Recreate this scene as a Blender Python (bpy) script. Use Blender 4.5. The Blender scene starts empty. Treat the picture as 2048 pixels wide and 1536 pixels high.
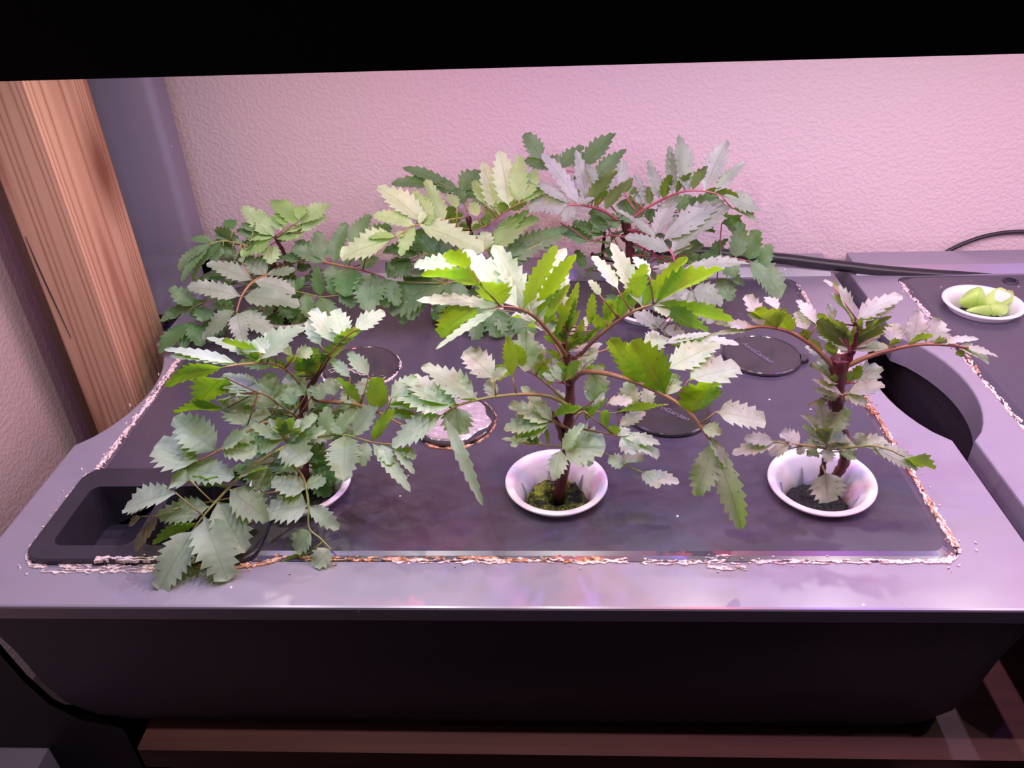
import bpy, bmesh, math, random
from mathutils import Vector, Matrix, noise
from mathutils.geometry import tessellate_polygon
C = bpy.context.scene.collection
random.seed(7)
PI = math.pi
# ------------------------------------------------------------------ camera
FPX = 1600.0
PITCH, YAW, ROLL = 0.57365, 0.054669, -0.038537
CAM = Vector((0, 0, .22))
FW = Vector((-math.sin(YAW)*math.cos(PITCH), math.cos(YAW)*math.cos(PITCH), -math.sin(PITCH)))
_r0 = Vector((math.cos(YAW), math.sin(YAW), 0)); _u0 = _r0.cross(FW)
RT = math.cos(ROLL)*_r0 + math.sin(ROLL)*_u0
UP = -math.sin(ROLL)*_r0 + math.cos(ROLL)*_u0
cam = bpy.data.cameras.new('camera'); camo = bpy.data.objects.new('camera', cam); C.objects.link(camo)
M = Matrix.Identity(4)
for i in range(3):
    M[i][0] = RT[i]; M[i][1] = UP[i]; M[i][2] = -FW[i]; M[i][3] = CAM[i]
camo.matrix_world = M
cam.sensor_width = 36; cam.lens = FPX/2048*36; cam.clip_start = .01; cam.clip_end = 20
bpy.context.scene.camera = camo
# ------------------------------------------------------------------ world, exposure
S = bpy.context.scene
S.view_settings.view_transform = 'Standard'; S.view_settings.look = 'None'
S.view_settings.exposure = 0.0; S.view_settings.gamma = 1.0; S.view_settings.use_curve_mapping = False
wd = bpy.data.worlds.new('room'); S.world = wd; wd.use_nodes = True
bg = wd.node_tree.nodes['Background']; bg.inputs[0].default_value = (.50, .42, .66, 1); bg.inputs[1].default_value = .035
# grow light diodes (white, red and blue) under the hood
LED_POWER = .080
def led(x, y, col, p):
    l = bpy.data.lights.new('diode', 'AREA'); l.shape = 'DISK'; l.size = .004; l.color = col; l.energy = p
    o = bpy.data.objects.new('diode', l); o.location = (x, y, .1935); C.objects.link(o)
LX = [-.150 + .0800*i for i in range(10)]; LY = [.190, .240, .290, .340]
_k = 0
for i, x in enumerate(LX):
    for j, y in enumerate(LY):
        k = (i*2 + j*3 + (j == 2)) % 5
        col, p = {0: ((1, .88, .86), 1.08), 1: ((1, .09, .14), 1.1), 2: ((1, .92, .98), 1.08), 3: ((.26, .14, 1), 1.3), 4: ((1, .93, .88), 1.05)}[k]
        led(x, y, col, LED_POWER*p)
# ------------------------------------------------------------------ helpers
def ray(px, py): return FW + (px-1024)/FPX*RT - (py-768)/FPX*UP
def atY(px, py, Y):
    d = ray(px, py); return CAM + d*(Y/d.y)
def atZ(px, py, z=0.):
    d = ray(px, py); return CAM + d*((z-.22)/d.z)
def depth(p): return (p-CAM).dot(FW)
def mk(name, verts, faces, mat, parent=None, origin=None, smooth=False, uvs=None, label=None, cat=None, group=None, kind=None):
    """one mesh object from world-space vertices; origin in world space"""
    po = Vector(parent['_o']) if parent is not None and '_o' in parent else Vector((0, 0, 0))
    if origin is None: origin = po.copy() if parent is not None else Vector((0, 0, 0))
    origin = Vector(origin)
    me = bpy.data.meshes.new(name)
    me.from_pydata([tuple(Vector(v)-origin) for v in verts], [], faces)
    if uvs:
        ul = me.uv_layers.new(name='UVMap')
        for l in me.loops: ul.data[l.index].uv = uvs[l.vertex_index]
    if smooth: me.polygons.foreach_set('use_smooth', [True]*len(me.polygons))
    me.materials.append(mat); me.update()
    o = bpy.data.objects.new(name, me); C.objects.link(o)
    if parent is not None: o.parent = parent
    o.location = origin-po
    o['_o'] = tuple(origin)
    tag(o, label, cat, group, kind)
    return o
def tag(o, label=None, cat=None, group=None, kind=None):
    if label: o['label'] = label
    if cat: o['category'] = cat
    if group: o['group'] = group
    if kind: o['kind'] = kind
    return o
def thing(name, loc, label, cat, group=None):
    o = bpy.data.objects.new(name, None); C.objects.link(o); o.location = loc; o.empty_display_size = .01
    o['_o'] = tuple(loc); return tag(o, label, cat, group)
class G:
    """vertex / face collector"""
    def __init__(s): s.v = []; s.f = []
    def add(s, v, f):
        n = len(s.v); s.v += [Vector(a) for a in v]; s.f += [tuple(i+n for i in q) for q in f]
    def box(s, x0, x1, y0, y1, z0, z1):
        s.add([(x0,y0,z0),(x1,y0,z0),(x1,y1,z0),(x0,y1,z0),(x0,y0,z1),(x1,y0,z1),(x1,y1,z1),(x0,y1,z1)],
              [(3,2,1,0),(4,5,6,7),(0,1,5,4),(1,2,6,5),(2,3,7,6),(3,0,4,7)])
    def tube(s, pts, rad, seg=8, cap=True):
        pts = [Vector(p) for p in pts]; n = len(pts); rings = []; prev = None
        if not isinstance(rad, (list, tuple)): rad = [rad]*n
        for i, p in enumerate(pts):
            t = (pts[min(i+1, n-1)]-pts[max(i-1, 0)])
            if t.length < 1e-9: t = Vector((0, 0, 1))
            t.normalize()
            a = prev if prev is not None else (Vector((0, 0, 1)) if abs(t.z) < .9 else Vector((1, 0, 0)))
            a = (a-t*a.dot(t)).normalized(); b = t.cross(a); prev = a
            rings.append([p+(a*math.cos(2*PI*k/seg)+b*math.sin(2*PI*k/seg))*rad[i] for k in range(seg)])
        f = [(i*seg+k, i*seg+(k+1) % seg, (i+1)*seg+(k+1) % seg, (i+1)*seg+k) for i in range(n-1) for k in range(seg)]
        if cap: f += [tuple(reversed(range(seg))), tuple((n-1)*seg+k for k in range(seg))]
        s.add([q for r in rings for q in r], f)
    def loft(s, rings, closed=True, cap0=False, cap1=False):
        m = len(rings[0]); f = []
        for i in range(len(rings)-1):
            for k in range(m if closed else m-1):
                f.append((i*m+k, i*m+(k+1) % m, (i+1)*m+(k+1) % m, (i+1)*m+k))
        if cap0: f.append(tuple(reversed(range(m))))
        if cap1: f.append(tuple((len(rings)-1)*m+k for k in range(m)))
        s.add([q for r in rings for q in r], f)
    def plate(s, outer, holes, z):
        polys = [[Vector((p[0], p[1], 0)) for p in q] for q in [outer]+holes]
        flat = [p for q in polys for p in q]
        tr = tessellate_polygon(polys); ff = []
        for a, b, c in tr:
            pa, pb, pc = flat[a], flat[b], flat[c]
            if (pb-pa).cross(pc-pa).z < 0: a, c = c, a
            ff.append((a, b, c))
        s.add([(p.x, p.y, z) for p in flat], ff)
    def wall(s, outline, z0, z1, inward=False):
        n = len(outline); v = [(p[0], p[1], z0) for p in outline]+[(p[0], p[1], z1) for p in outline]
        f = [(k, (k+1) % n, n+(k+1) % n, n+k) for k in range(n)]
        if inward: f = [tuple(reversed(q)) for q in f]
        s.add(v, f)
    def mk(s, name, mat, **k): return mk(name, s.v, s.f, mat, **k)
def rrect(x0, x1, y0, y1, r, n=6):
    o = []
    for cx, cy, a in ((x1-r, y0+r, -90), (x1-r, y1-r, 0), (x0+r, y1-r, 90), (x0+r, y0+r, 180)):
        for k in range(n+1):
            t = math.radians(a+90*k/n); o.append((cx+r*math.cos(t), cy+r*math.sin(t)))
    return o
def circ(cx, cy, r, n=40): return [(cx+r*math.cos(2*PI*k/n), cy+r*math.sin(2*PI*k/n)) for k in range(n)]
def arc3(p0, p1, sag, n=14):
    """points of a circular-ish arc between two 2D points bulging by sag to the left of p0->p1"""
    out = []; dx, dy = p1[0]-p0[0], p1[1]-p0[1]; L = math.hypot(dx, dy); nx, ny = -dy/L, dx/L
    for k in range(n+1):
        t = k/n; s = sag*(4*t*(1-t))**.8; out.append((p0[0]+dx*t+nx*s, p0[1]+dy*t+ny*s))
    return out
def smoothpath(pts, n=6):
    pts = [Vector(p) for p in pts]
    if len(pts) < 3:
        return [pts[0].lerp(pts[-1], k/n) for k in range(n+1)]
    out = []
    for i in range(len(pts)-1):
        p0, p1, p2, p3 = pts[max(i-1, 0)], pts[i], pts[i+1], pts[min(i+2, len(pts)-1)]
        for k in range(n):
            t = k/n
            out.append(.5*((2*p1)+(p2-p0)*t+(2*p0-5*p1+4*p2-p3)*t*t+(3*p1-p0-3*p2+p3)*t*t*t))
    out.append(pts[-1]); return out
# ------------------------------------------------------------------ materials
def mat(name, col, rough=.5, spec=.5, **k):
    m = bpy.data.materials.new(name); m.use_nodes = True; b = m.node_tree.nodes['Principled BSDF']
    b.inputs['Base Color'].default_value = (*col, 1); b.inputs['Roughness'].default_value = rough
    b.inputs['Specular IOR Level'].default_value = spec
    for a, v in k.items(): b.inputs[a.replace('_', ' ')].default_value = v
    return m
def nd(m, t, **k):
    n = m.node_tree.nodes.new(t)
    for a, v in k.items():
        if isinstance(a, str) and hasattr(n, a): setattr(n, a, v)
        else: n.inputs[a.replace('_', ' ')].default_value = v
    return n
def lk(m, a, b): m.node_tree.links.new(a, b)
def P(m): return m.node_tree.nodes['Principled BSDF']
def ramp(m, fac, stops):
    r = nd(m, 'ShaderNodeValToRGB'); e = r.color_ramp.elements
    while len(e) < len(stops): e.new(.5)
    for q, (p, c) in zip(e, stops): q.position = p; q.color = (*c, 1) if len(c) == 3 else c
    lk(m, fac, r.inputs[0]); return r.outputs[0]
def coords(m, scale=(1, 1, 1), rot=(0, 0, 0)):
    g = nd(m, 'ShaderNodeNewGeometry'); mp = nd(m, 'ShaderNodeMapping'); mp.inputs['Scale'].default_value = scale; mp.inputs['Rotation'].default_value = rot
    lk(m, g.outputs['Position'], mp.inputs[0]); return mp.outputs[0]
def noise_(m, vec, scale, detail=3, rough=.5, dist=0.):
    n = nd(m, 'ShaderNodeTexNoise'); n.inputs['Scale'].default_value = scale; n.inputs['Detail'].default_value = detail
    n.inputs['Roughness'].default_value = rough; n.inputs['Distortion'].default_value = dist; lk(m, vec, n.inputs[0]); return n.outputs[0]
def bump(m, h, strength, dist, bs=None):
    b = nd(m, 'ShaderNodeBump'); b.inputs['Strength'].default_value = strength; b.inputs['Distance'].default_value = dist
    lk(m, h, b.inputs['Height']); lk(m, b.outputs[0], (bs or P(m)).inputs['Normal']); return b
# textured plaster wall
def wallmat(name, col):
    m = mat(name, col, .75, .3); v = coords(m)
    n = noise_(m, v, 430, 2, .45); n2 = noise_(m, v, 120, 2, .5)
    a = nd(m, 'ShaderNodeMath', operation='ADD'); lk(m, ramp(m, n, [(.42, (0, 0, 0)), (.62, (1, 1, 1))]), a.inputs[0]); lk(m, n2, a.inputs[1])
    bump(m, a.outputs[0], .30, .0008)
    return m
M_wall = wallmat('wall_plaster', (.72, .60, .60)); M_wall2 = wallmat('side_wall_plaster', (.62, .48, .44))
def plastic(name, col, rough, spec=.5, scuff=.25, speck=True):
    m = mat(name, col, rough, spec); v = coords(m)
    n = noise_(m, v, 60, 4, .6)
    r = nd(m, 'ShaderNodeMapRange'); lk(m, n, r.inputs[0]); r.inputs[3].default_value = rough-.03; r.inputs[4].default_value = rough+.05; lk(m, r.outputs[0], P(m).inputs['Roughness'])
    n2 = noise_(m, coords(m), 35, 5, .7)
    cr = ramp(m, n2, [(.3, tuple(c*(1-scuff*.5) for c in col)), (.75, tuple(min(1, c*(1+scuff)) for c in col))])
    if speck:
        vo = nd(m, 'ShaderNodeTexVoronoi', feature='F1'); vo.inputs['Scale'].default_value = 95; lk(m, v, vo.inputs[0])
        s = ramp(m, vo.outputs['Distance'], [(.035, (1, 1, 1)), (.06, (0, 0, 0))])
        wn = nd(m, 'ShaderNodeTexWhiteNoise'); lk(m, vo.outputs['Color'], wn.inputs[0])
        gt = nd(m, 'ShaderNodeMath', operation='GREATER_THAN'); gt.inputs[1].default_value = .72; lk(m, wn.outputs[0], gt.inputs[0])
        mu = nd(m, 'ShaderNodeMath', operation='MULTIPLY'); lk(m, s, mu.inputs[0]); lk(m, gt.outputs[0], mu.inputs[1])
        mx = nd(m, 'ShaderNodeMix', data_type='RGBA'); lk(m, mu.outputs[0], mx.inputs[0]); lk(m, cr, mx.inputs[6]); mx.inputs[7].default_value = (.75, .7, .75, 1); cr = mx.outputs[2]
    lk(m, cr, P(m).inputs['Base Color'])
    return m
M_frame = plastic('grey_plastic', (.255, .235, .295), .28, 1., .04)
M_post = plastic('grey_satin_plastic', (.22, .205, .27), .40, .5, .05)
M_plate = plastic('black_plastic_plate', (.058, .052, .078), .27, .9, .12)
M_tray = plastic('black_plastic_tray', (.030, .026, .038), .42, .45, .3)
M_hood = mat('black_hood_plastic', (.012, .012, .015), .5, .3)
M_refl = mat('white_reflector', (.8, .78, .8), .5)
M_bowl = mat('dark_bowl_plastic', (.055, .050, .070), .5, .35)
M_black = mat('black_rubber', (.02, .018, .024), .4, .5)
M_cap = plastic('glossy_black_cap', (.035, .032, .038), .16, .6, .3)
M_basket = mat('milky_basket_plastic', (.80, .77, .86), .32, .5, Subsurface_Weight=.35, Subsurface_Scale=.004); P(M_basket).inputs['Subsurface Radius'].default_value = (1, .8, 1)
M_letter = mat('raised_letter_plastic', (.16, .14, .20), .3, .6)
def woodmat(name, c0, c1, c2, dark=1., pos=(0, 0, 0)):
    m = mat(name, c1, .6, .35); v = coords(m, (1, 1, .03))
    n0 = noise_(m, v, 30, 1, .4)
    mul = nd(m, 'ShaderNodeMath', operation='MULTIPLY'); lk(m, n0, mul.inputs[0]); mul.inputs[1].default_value = 130
    si = nd(m, 'ShaderNodeMath', operation='SINE'); lk(m, mul.outputs[0], si.inputs[0])
    mr = nd(m, 'ShaderNodeMapRange'); mr.inputs[1].default_value = -1; lk(m, si.outputs[0], mr.inputs[0])
    fine = noise_(m, coords(m, (1, 1, .02)), 900, 3, .6)
    ad = nd(m, 'ShaderNodeMath', operation='MULTIPLY_ADD'); lk(m, fine, ad.inputs[0]); ad.inputs[1].default_value = .35; lk(m, mr.outputs[0], ad.inputs[2])
    c = ramp(m, ad.outputs[0], [(.14, c0), (.36, c1), (1., c2)])
    lk(m, c, P(m).inputs['Base Color']); bump(m, fine, .25, .0006)
    return m
M_wood = woodmat('pine_wood', (.38, .175, .10), (.54, .30, .185), (.62, .375, .235))
def add_knot(m, c, r):
    g_ = nd(m, 'ShaderNodeNewGeometry'); mp = nd(m, 'ShaderNodeMapping'); mp.inputs['Location'].default_value = (-c[0], -c[1], -c[2]*.45); mp.inputs['Scale'].default_value = (1, 1, .45)
    lk(m, g_.outputs['Position'], mp.inputs[0]); ln = nd(m, 'ShaderNodeVectorMath', operation='LENGTH'); lk(m, mp.outputs[0], ln.inputs[0])
    old = P(m).inputs['Base Color'].links[0].from_socket
    f = ramp(m, ln.outputs['Value'], [(r*.5, (.95, .95, .95)), (r*1.2, (.6, .6, .6)), (r*2.8, (0, 0, 0))])
    mx = nd(m, 'ShaderNodeMix', data_type='RGBA'); lk(m, f, mx.inputs[0]); lk(m, old, mx.inputs[6]); mx.inputs[7].default_value = (.20, .07, .035, 1)
    lk(m, mx.outputs[2], P(m).inputs['Base Color'])
add_knot(M_wood, (-.2325, .405, .0945), .006)
M_shelf = mat('shelf_wood', (.24, .10, .06), .6)
_n = noise_(M_shelf, coords(M_shelf, (.04, 1, 1)), 120, 3, .6); lk(M_shelf, ramp(M_shelf, _n, [(.3, (.06, .020, .015)), (.7, (.12, .045, .030))]), P(M_shelf).inputs['Base Color'])
M_crust = mat('white_mineral_crust', (.86, .74, .74), .8, .3)
_n = noise_(M_crust, coords(M_crust), 700, 4, .7); lk(M_crust, ramp(M_crust, _n, [(.38, (.42, .27, .20)), (.50, (.85, .70, .68)), (.7, (.95, .88, .90))]), P(M_crust).inputs['Base Color']); bump(M_crust, _n, .6, .001)
M_rust = mat('brown_mineral_crust', (.45, .22, .12), .8, .3)
_n = noise_(M_rust, coords(M_rust), 500, 4, .7); lk(M_rust, ramp(M_rust, _n, [(.35, (.14, .07, .04)), (.5, (.50, .24, .12)), (.68, (.85, .62, .52))]), P(M_rust).inputs['Base Color']); bump(M_rust, _n, .6, .001)
M_sponge = mat('mossy_sponge', (.05, .06, .03), .9, .2)
_v = coords(M_sponge); _n = noise_(M_sponge, _v, 120, 3, .6); _n2 = noise_(M_sponge, _v, 900, 4, .8)
_m = nd(M_sponge, 'ShaderNodeMath', operation='MULTIPLY_ADD'); lk(M_sponge, _n2, _m.inputs[0]); _m.inputs[1].default_value = .6; lk(M_sponge, _n, _m.inputs[2])
lk(M_sponge, ramp(M_sponge, _m.outputs[0], [(.66, (.012, .016, .014)), (.76, (.06, .08, .02)), (.90, (.34, .42, .06))]), P(M_sponge).inputs['Base Color']); bump(M_sponge, _n2, 1., .002)
M_soil = mat('dark_sponge', (.02, .022, .024), .8, .4)
_n = noise_(M_soil, coords(M_soil), 900, 4, .8); lk(M_soil, ramp(M_soil, _n, [(.4, (.008, .009, .011)), (.7, (.09, .10, .08))]), P(M_soil).inputs['Base Color']); bump(M_soil, _n, 1., .003)
def stemmat(name, ca, cb):
    m = mat(name, ca, .4, .5); n = noise_(m, coords(m), 55, 2, .5)
    lk(m, ramp(m, n, [(.38, ca), (.62, cb)]), P(m).inputs['Base Color']); return m
M_stem_dark = stemmat('purple_brown_stem', (.055, .012, .018), (.12, .025, .030))
M_stalk_red = stemmat('red_leaf_stalk', (.20, .07, .055), (.32, .19, .08))
M_stalk_green = stemmat('green_leaf_stalk', (.26, .30, .08), (.32, .20, .10))
M_stalk_purple = stemmat('purple_leaf_stalk', (.26, .04, .07), (.36, .12, .12))
def leafmat(name, top, bot, trans, spots, edge=(.1, .04, .07), edgeamt=0., tw=.36):
    m = bpy.data.materials.new(name); m.use_nodes = True; nt = m.node_tree; b = P(m)
    b.inputs['Roughness'].default_value = .48; b.inputs['Specular IOR Level'].default_value = .55
    b.inputs['Sheen Weight'].default_value = .25; b.inputs['Sheen Roughness'].default_value = .4; b.inputs['Sheen Tint'].default_value = (1, .95, 1, 1)
    uv = nd(m, 'ShaderNodeUVMap'); sp = nd(m, 'ShaderNodeSeparateXYZ'); lk(m, uv.outputs[0], sp.inputs[0])
    av = nd(m, 'ShaderNodeMath', operation='SUBTRACT'); lk(m, sp.outputs[1], av.inputs[0]); av.inputs[1].default_value = .5
    ab = nd(m, 'ShaderNodeMath', operation='ABSOLUTE'); lk(m, av.outputs[0], ab.inputs[0])      # 0 at midrib, .5 at margin
    # midrib
    mid = ramp(m, ab.outputs[0], [(.012, (1, 1, 1)), (.035, (0, 0, 0))])
    # lateral veins
    k = nd(m, 'ShaderNodeMath', operation='MULTIPLY_ADD'); lk(m, ab.outputs[0], k.inputs[0]); k.inputs[1].default_value = -.55; lk(m, sp.outputs[0], k.inputs[2])
    k2 = nd(m, 'ShaderNodeMath', operation='MULTIPLY'); lk(m, k.outputs[0], k2.inputs[0]); k2.inputs[1].default_value = 7.2
    fr = nd(m, 'ShaderNodeMath', operation='FRACT'); lk(m, k2.outputs[0], fr.inputs[0])
    tri = nd(m, 'ShaderNodeMath', operation='PINGPONG'); lk(m, k2.outputs[0], tri.inputs[0]); tri.inputs[1].default_value = .5
    lat = ramp(m, tri.outputs[0], [(.0, (1, 1, 1)), (.09, (0, 0, 0))])
    vein = nd(m, 'ShaderNodeMath', operation='MAXIMUM'); lk(m, mid, vein.inputs[0])
    l2 = nd(m, 'ShaderNodeMath', operation='MULTIPLY'); lk(m, lat, l2.inputs[0]); l2.inputs[1].default_value = .35; lk(m, l2.outputs[0], vein.inputs[1])
    obj = coords(m); n = noise_(m, obj, 170, 3, .6)
    geo = nd(m, 'ShaderNodeNewGeometry')
    ct = ramp(m, n, [(.3, tuple(c*.86 for c in top)), (.7, tuple(min(1, c*1.1) for c in top))])
    cb = ramp(m, n, [(.3, tuple(c*.85 for c in bot)), (.7, tuple(c*1.15 for c in bot))])
    mx = nd(m, 'ShaderNodeMix', data_type='RGBA'); lk(m, geo.outputs['Backfacing'], mx.inputs[0]); lk(m, ct, mx.inputs[6]); lk(m, cb, mx.inputs[7])
    mv = nd(m, 'ShaderNodeMix', data_type='RGBA'); vf = nd(m, 'ShaderNodeMath', operation='MULTIPLY'); lk(m, vein.outputs[0], vf.inputs[0]); vf.inputs[1].default_value = .6
    oi = nd(m, 'ShaderNodeObjectInfo'); hs = nd(m, 'ShaderNodeHueSaturation'); rv = nd(m, 'ShaderNodeMapRange'); lk(m, oi.outputs['Random'], rv.inputs[0]); rv.inputs[3].default_value = .80; rv.inputs[4].default_value = 1.14
    rs = nd(m, 'ShaderNodeMapRange'); lk(m, oi.outputs['Random'], rs.inputs[0]); rs.inputs[3].default_value = 1.35; rs.inputs[4].default_value = .85
    lk(m, rv.outputs[0], hs.inputs['Value']); lk(m, rs.outputs[0], hs.inputs['Saturation']); lk(m, mx.outputs[2], hs.inputs['Color'])
    lk(m, vf.outputs[0], mv.inputs[0]); lk(m, hs.outputs[0], mv.inputs[6]); mv.inputs[7].default_value = (top[0]*.62, top[1]*.80, top[2]*.45, 1)
    # dark gland dots towards the margin, coloured margin
    vo = nd(m, 'ShaderNodeTexVoronoi'); vo.inputs['Scale'].default_value = 1.; vo.inputs['Randomness'].default_value = .8
    mp = nd(m, 'ShaderNodeMapping'); mp.inputs['Scale'].default_value = (11, 5, 1); lk(m, uv.outputs[0], mp.inputs[0]); lk(m, mp.outputs[0], vo.inputs[0])
    dot = ramp(m, vo.outputs['Distance'], [(.10, (1, 1, 1)), (.16, (0, 0, 0))])
    ed = ramp(m, ab.outputs[0], [(.10, (0, 0, 0)), (.2, (1, 1, 1))])
    dm = nd(m, 'ShaderNodeMath', operation='MULTIPLY'); lk(m, dot, dm.inputs[0]); lk(m, ed, dm.inputs[1])
    dm2 = nd(m, 'ShaderNodeMath', operation='MULTIPLY'); lk(m, dm.outputs[0], dm2.inputs[0]); dm2.inputs[1].default_value = spots
    eg = ramp(m, ab.outputs[0], [(.44, (0, 0, 0)), (.5, (edgeamt,)*3)])
    dd = nd(m, 'ShaderNodeMath', operation='MAXIMUM'); lk(m, dm2.outputs[0], dd.inputs[0]); lk(m, eg, dd.inputs[1])
    ms = nd(m, 'ShaderNodeMix', data_type='RGBA'); lk(m, dd.outputs[0], ms.inputs[0]); lk(m, mv.outputs[2], ms.inputs[6]); ms.inputs[7].default_value = (*edge, 1)
    lk(m, ms.outputs[2], b.inputs['Base Color'])
    tr = nd(m, 'ShaderNodeBsdfTranslucent')
    mt = nd(m, 'ShaderNodeMix', data_type='RGBA'); lk(m, dd.outputs[0], mt.inputs[0])
    mt2 = nd(m, 'ShaderNodeMix', data_type='RGBA'); lk(m, vf.outputs[0], mt2.inputs[0]); mt2.inputs[6].default_value = (*trans, 1); mt2.inputs[7].default_value = (trans[0]*.8, trans[1]*.55, trans[2], 1)
    lk(m, mt2.outputs[2], mt.inputs[6]); mt.inputs[7].default_value = (edge[0], edge[1], edge[2], 1)
    lk(m, mt.outputs[2], tr.inputs[0])
    sh = nd(m, 'ShaderNodeMixShader'); sh.inputs[0].default_value = tw; lk(m, b.outputs[0], sh.inputs[1]); lk(m, tr.outputs[0], sh.inputs[2])
    out = nt.nodes['Material Output']; lk(m, sh.outputs[0], out.inputs[0])
    hb = nd(m, 'ShaderNodeMath', operation='MULTIPLY_ADD'); lk(m, n, hb.inputs[0]); hb.inputs[1].default_value = .6; lk(m, vein.outputs[0], hb.inputs[2])
    bb = bump(m, hb.outputs[0], -.9, .0018)
    return m
M_leafC = leafmat('marigold_leaf', (.46, .54, .46), (.11, .20, .04), (.38, .82, .008), .75)
M_leafL = leafmat('broad_green_leaf', (.35, .43, .34), (.11, .20, .05), (.36, .76, .01), .3)
M_leafY = leafmat('yellow_green_leaf', (.45, .66, .33), (.15, .27, .05), (.34, .66, .03), .0)
M_leafP = leafmat('purple_edged_leaf', (.40, .45, .40), (.11, .17, .04), (.33, .58, .01), 1., (.10, .02, .06), .75)
M_leafR = leafmat('dark_dotted_leaf', (.38, .45, .38), (.12, .20, .05), (.28, .52, .01), 1., (.09, .02, .05), .35)
M_leafB = leafmat('dusky_green_leaf', (.17, .30, .15), (.11, .20, .06), (.22, .50, .03), .15)
M_dry = leafmat('withered_leaf', (.22, .20, .13), (.16, .13, .08), (.28, .26, .08), .3)
M_lettuce = leafmat('lettuce_leaf', (.56, .80, .22), (.50, .74, .18), (.60, .95, .10), .0)

# ================================================================== SETTING
g = G(); g.box(-.40, .95, .491, .53, -.45, .62); g.mk('wall_back', M_wall, kind='structure')
g = G(); g.box(-.33, -.291, -.1, .491, -.45, .62); g.mk('wall_left', M_wall2, kind='structure')
g = G(); g.box(-.40, .95, -.15, .53, -.46, -.45); g.mk('floor', M_shelf, kind='structure')

# ================================================================== HYDROPONIC UNIT
NL0, NL1 = .291, .385       # notch in the side edges
def deck_outline(x0, x1, y0, y1, sag=.017):
    o = [(x0+.006, y0), (x1-.006, y0), (x1, y0+.006)]
    o += arc3((x1, NL0), (x1, NL1), sag)        # bulges towards -x (into the deck)
    o += [(x1, y1-.003), (x1-.003, y1), (x0+.003, y1), (x0, y1-.003)]
    o += arc3((x0, NL1), (x0, NL0), sag)
    o += [(x0, y0+.006)]
    return o
def scrust(parent, paths, n, name, m, smin, smax, h, label=None, seed=1, z=.0004):
    """broken, ragged ribbons and flakes of mineral crust along world paths [(x,y)...]"""
    rn = random.Random(seed); g = G()
    for pi_, (pth, spread) in enumerate(paths):
        pts = []
        for a, b in zip(pth[:-1], pth[1:]):
            L = math.hypot(b[0]-a[0], b[1]-a[1]); k = max(1, int(L/.00055))
            pts += [(a[0]+(b[0]-a[0])*i/k, a[1]+(b[1]-a[1])*i/k) for i in range(k)]
        pts.append(pth[-1]); N_ = len(pts)
        tot = N_*.00055; dens = n/len(paths)/max(tot*1000, 1)          # pieces per mm
        wid = (smin+smax)*.5
        for lane, off in enumerate((-.75, .75, 0)):
            row = []
            def flush(row):
                if len(row) < 3: return
                n0 = len(g.v)
                for q in row: g.v += q
                for i in range(len(row)-1):
                    for c in range(4):
                        A = n0+i*5+c; g.f.append((A, A+1, A+6, A+5))
            for i, p in enumerate(pts):
                q = pts[min(i+1, N_-1)]; o = pts[max(i-1, 0)]; dx, dy = q[0]-o[0], q[1]-o[1]; L = math.hypot(dx, dy) or 1; nx, ny = -dy/L, dx/L
                V = Vector((p[0]*1000, p[1]*1000, seed*7.3+lane*5.1))
                w = noise.noise(V*.16)*1.0+noise.noise(V*.55)*.55+.30-.25*(lane == 2)
                if w < .06:
                    flush(row); row = []; continue
                w = min(w, 1.)*wid*1.25
                cc = off*wid*.75+noise.noise(V*.4+Vector((9, 0, 0)))*(spread*1.1)
                wl = w*(.75+.55*noise.noise(V*1.3+Vector((3, 0, 0)))+rn.uniform(-.08, .08)); wr = w*(.75+.55*noise.noise(V*1.3+Vector((0, 4, 0)))+rn.uniform(-.08, .08)); hh = h*.8*min(1, w/wid)
                row.append([Vector((p[0]+nx*(cc+e), p[1]+ny*(cc+e), zz)) for e, zz in ((-wl, z-.0012), (-wl*.8, z+hh*.35), (0, z+hh*.6), (wr*.8, z+hh*.35), (wr, z-.0012))])
            flush(row)
        # stray flakes
        for _ in range(int(n*.13/len(paths))):
            i = rn.randrange(N_); p = pts[i]; q = pts[min(i+1, N_-1)]; o = pts[max(i-1, 0)]; dx, dy = q[0]-o[0], q[1]-o[1]; L = math.hypot(dx, dy) or 1; nx, ny = -dy/L, dx/L
            off = rn.gauss(0, spread*1.5+wid*.8); cx, cy = p[0]+nx*off, p[1]+ny*off; k = 7; r1 = rn.uniform(smin, smax)*.30
            o1 = []
            for e in range(k):
                an = 2*PI*e/k; rr = r1*rn.uniform(.5, 1.3); o1.append((cx+dx/L*math.cos(an)*rr*1.5+nx*math.sin(an)*rr, cy+dy/L*math.cos(an)*rr*1.5+ny*math.sin(an)*rr))
            g.loft([[Vector((a[0], a[1], z-.0012)) for a in o1], [Vector((cx+(a[0]-cx)*.8, cy+(a[1]-cy)*.8, z+h*.3)) for a in o1]], cap1=True)
    return g.mk(name, m, parent=parent, kind='stuff', label=label)
def ring_grid(outlines):
    g = G(); g.loft([[Vector((p[0], p[1], z)) for p in o] for o, z in outlines]); return g

# ---- left bowl unit
DX0, DX1, DY0, DY1 = -.2218, .1790, .1940, .484
PX0, PX1, PY0, PY1 = -.2015, .1520, .2170, .4580
unit = thing('hydroponic_bowl', (-.021, .34, -.065), 'grey-rimmed hydroponic tub with black plate under the six marigold plants', 'planter')
out = deck_outline(DX0, DX1, DY0, DY1)
hole = rrect(PX0-.0006, PX1+.0006, PY0-.0006, PY1+.0006, .0085)
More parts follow.
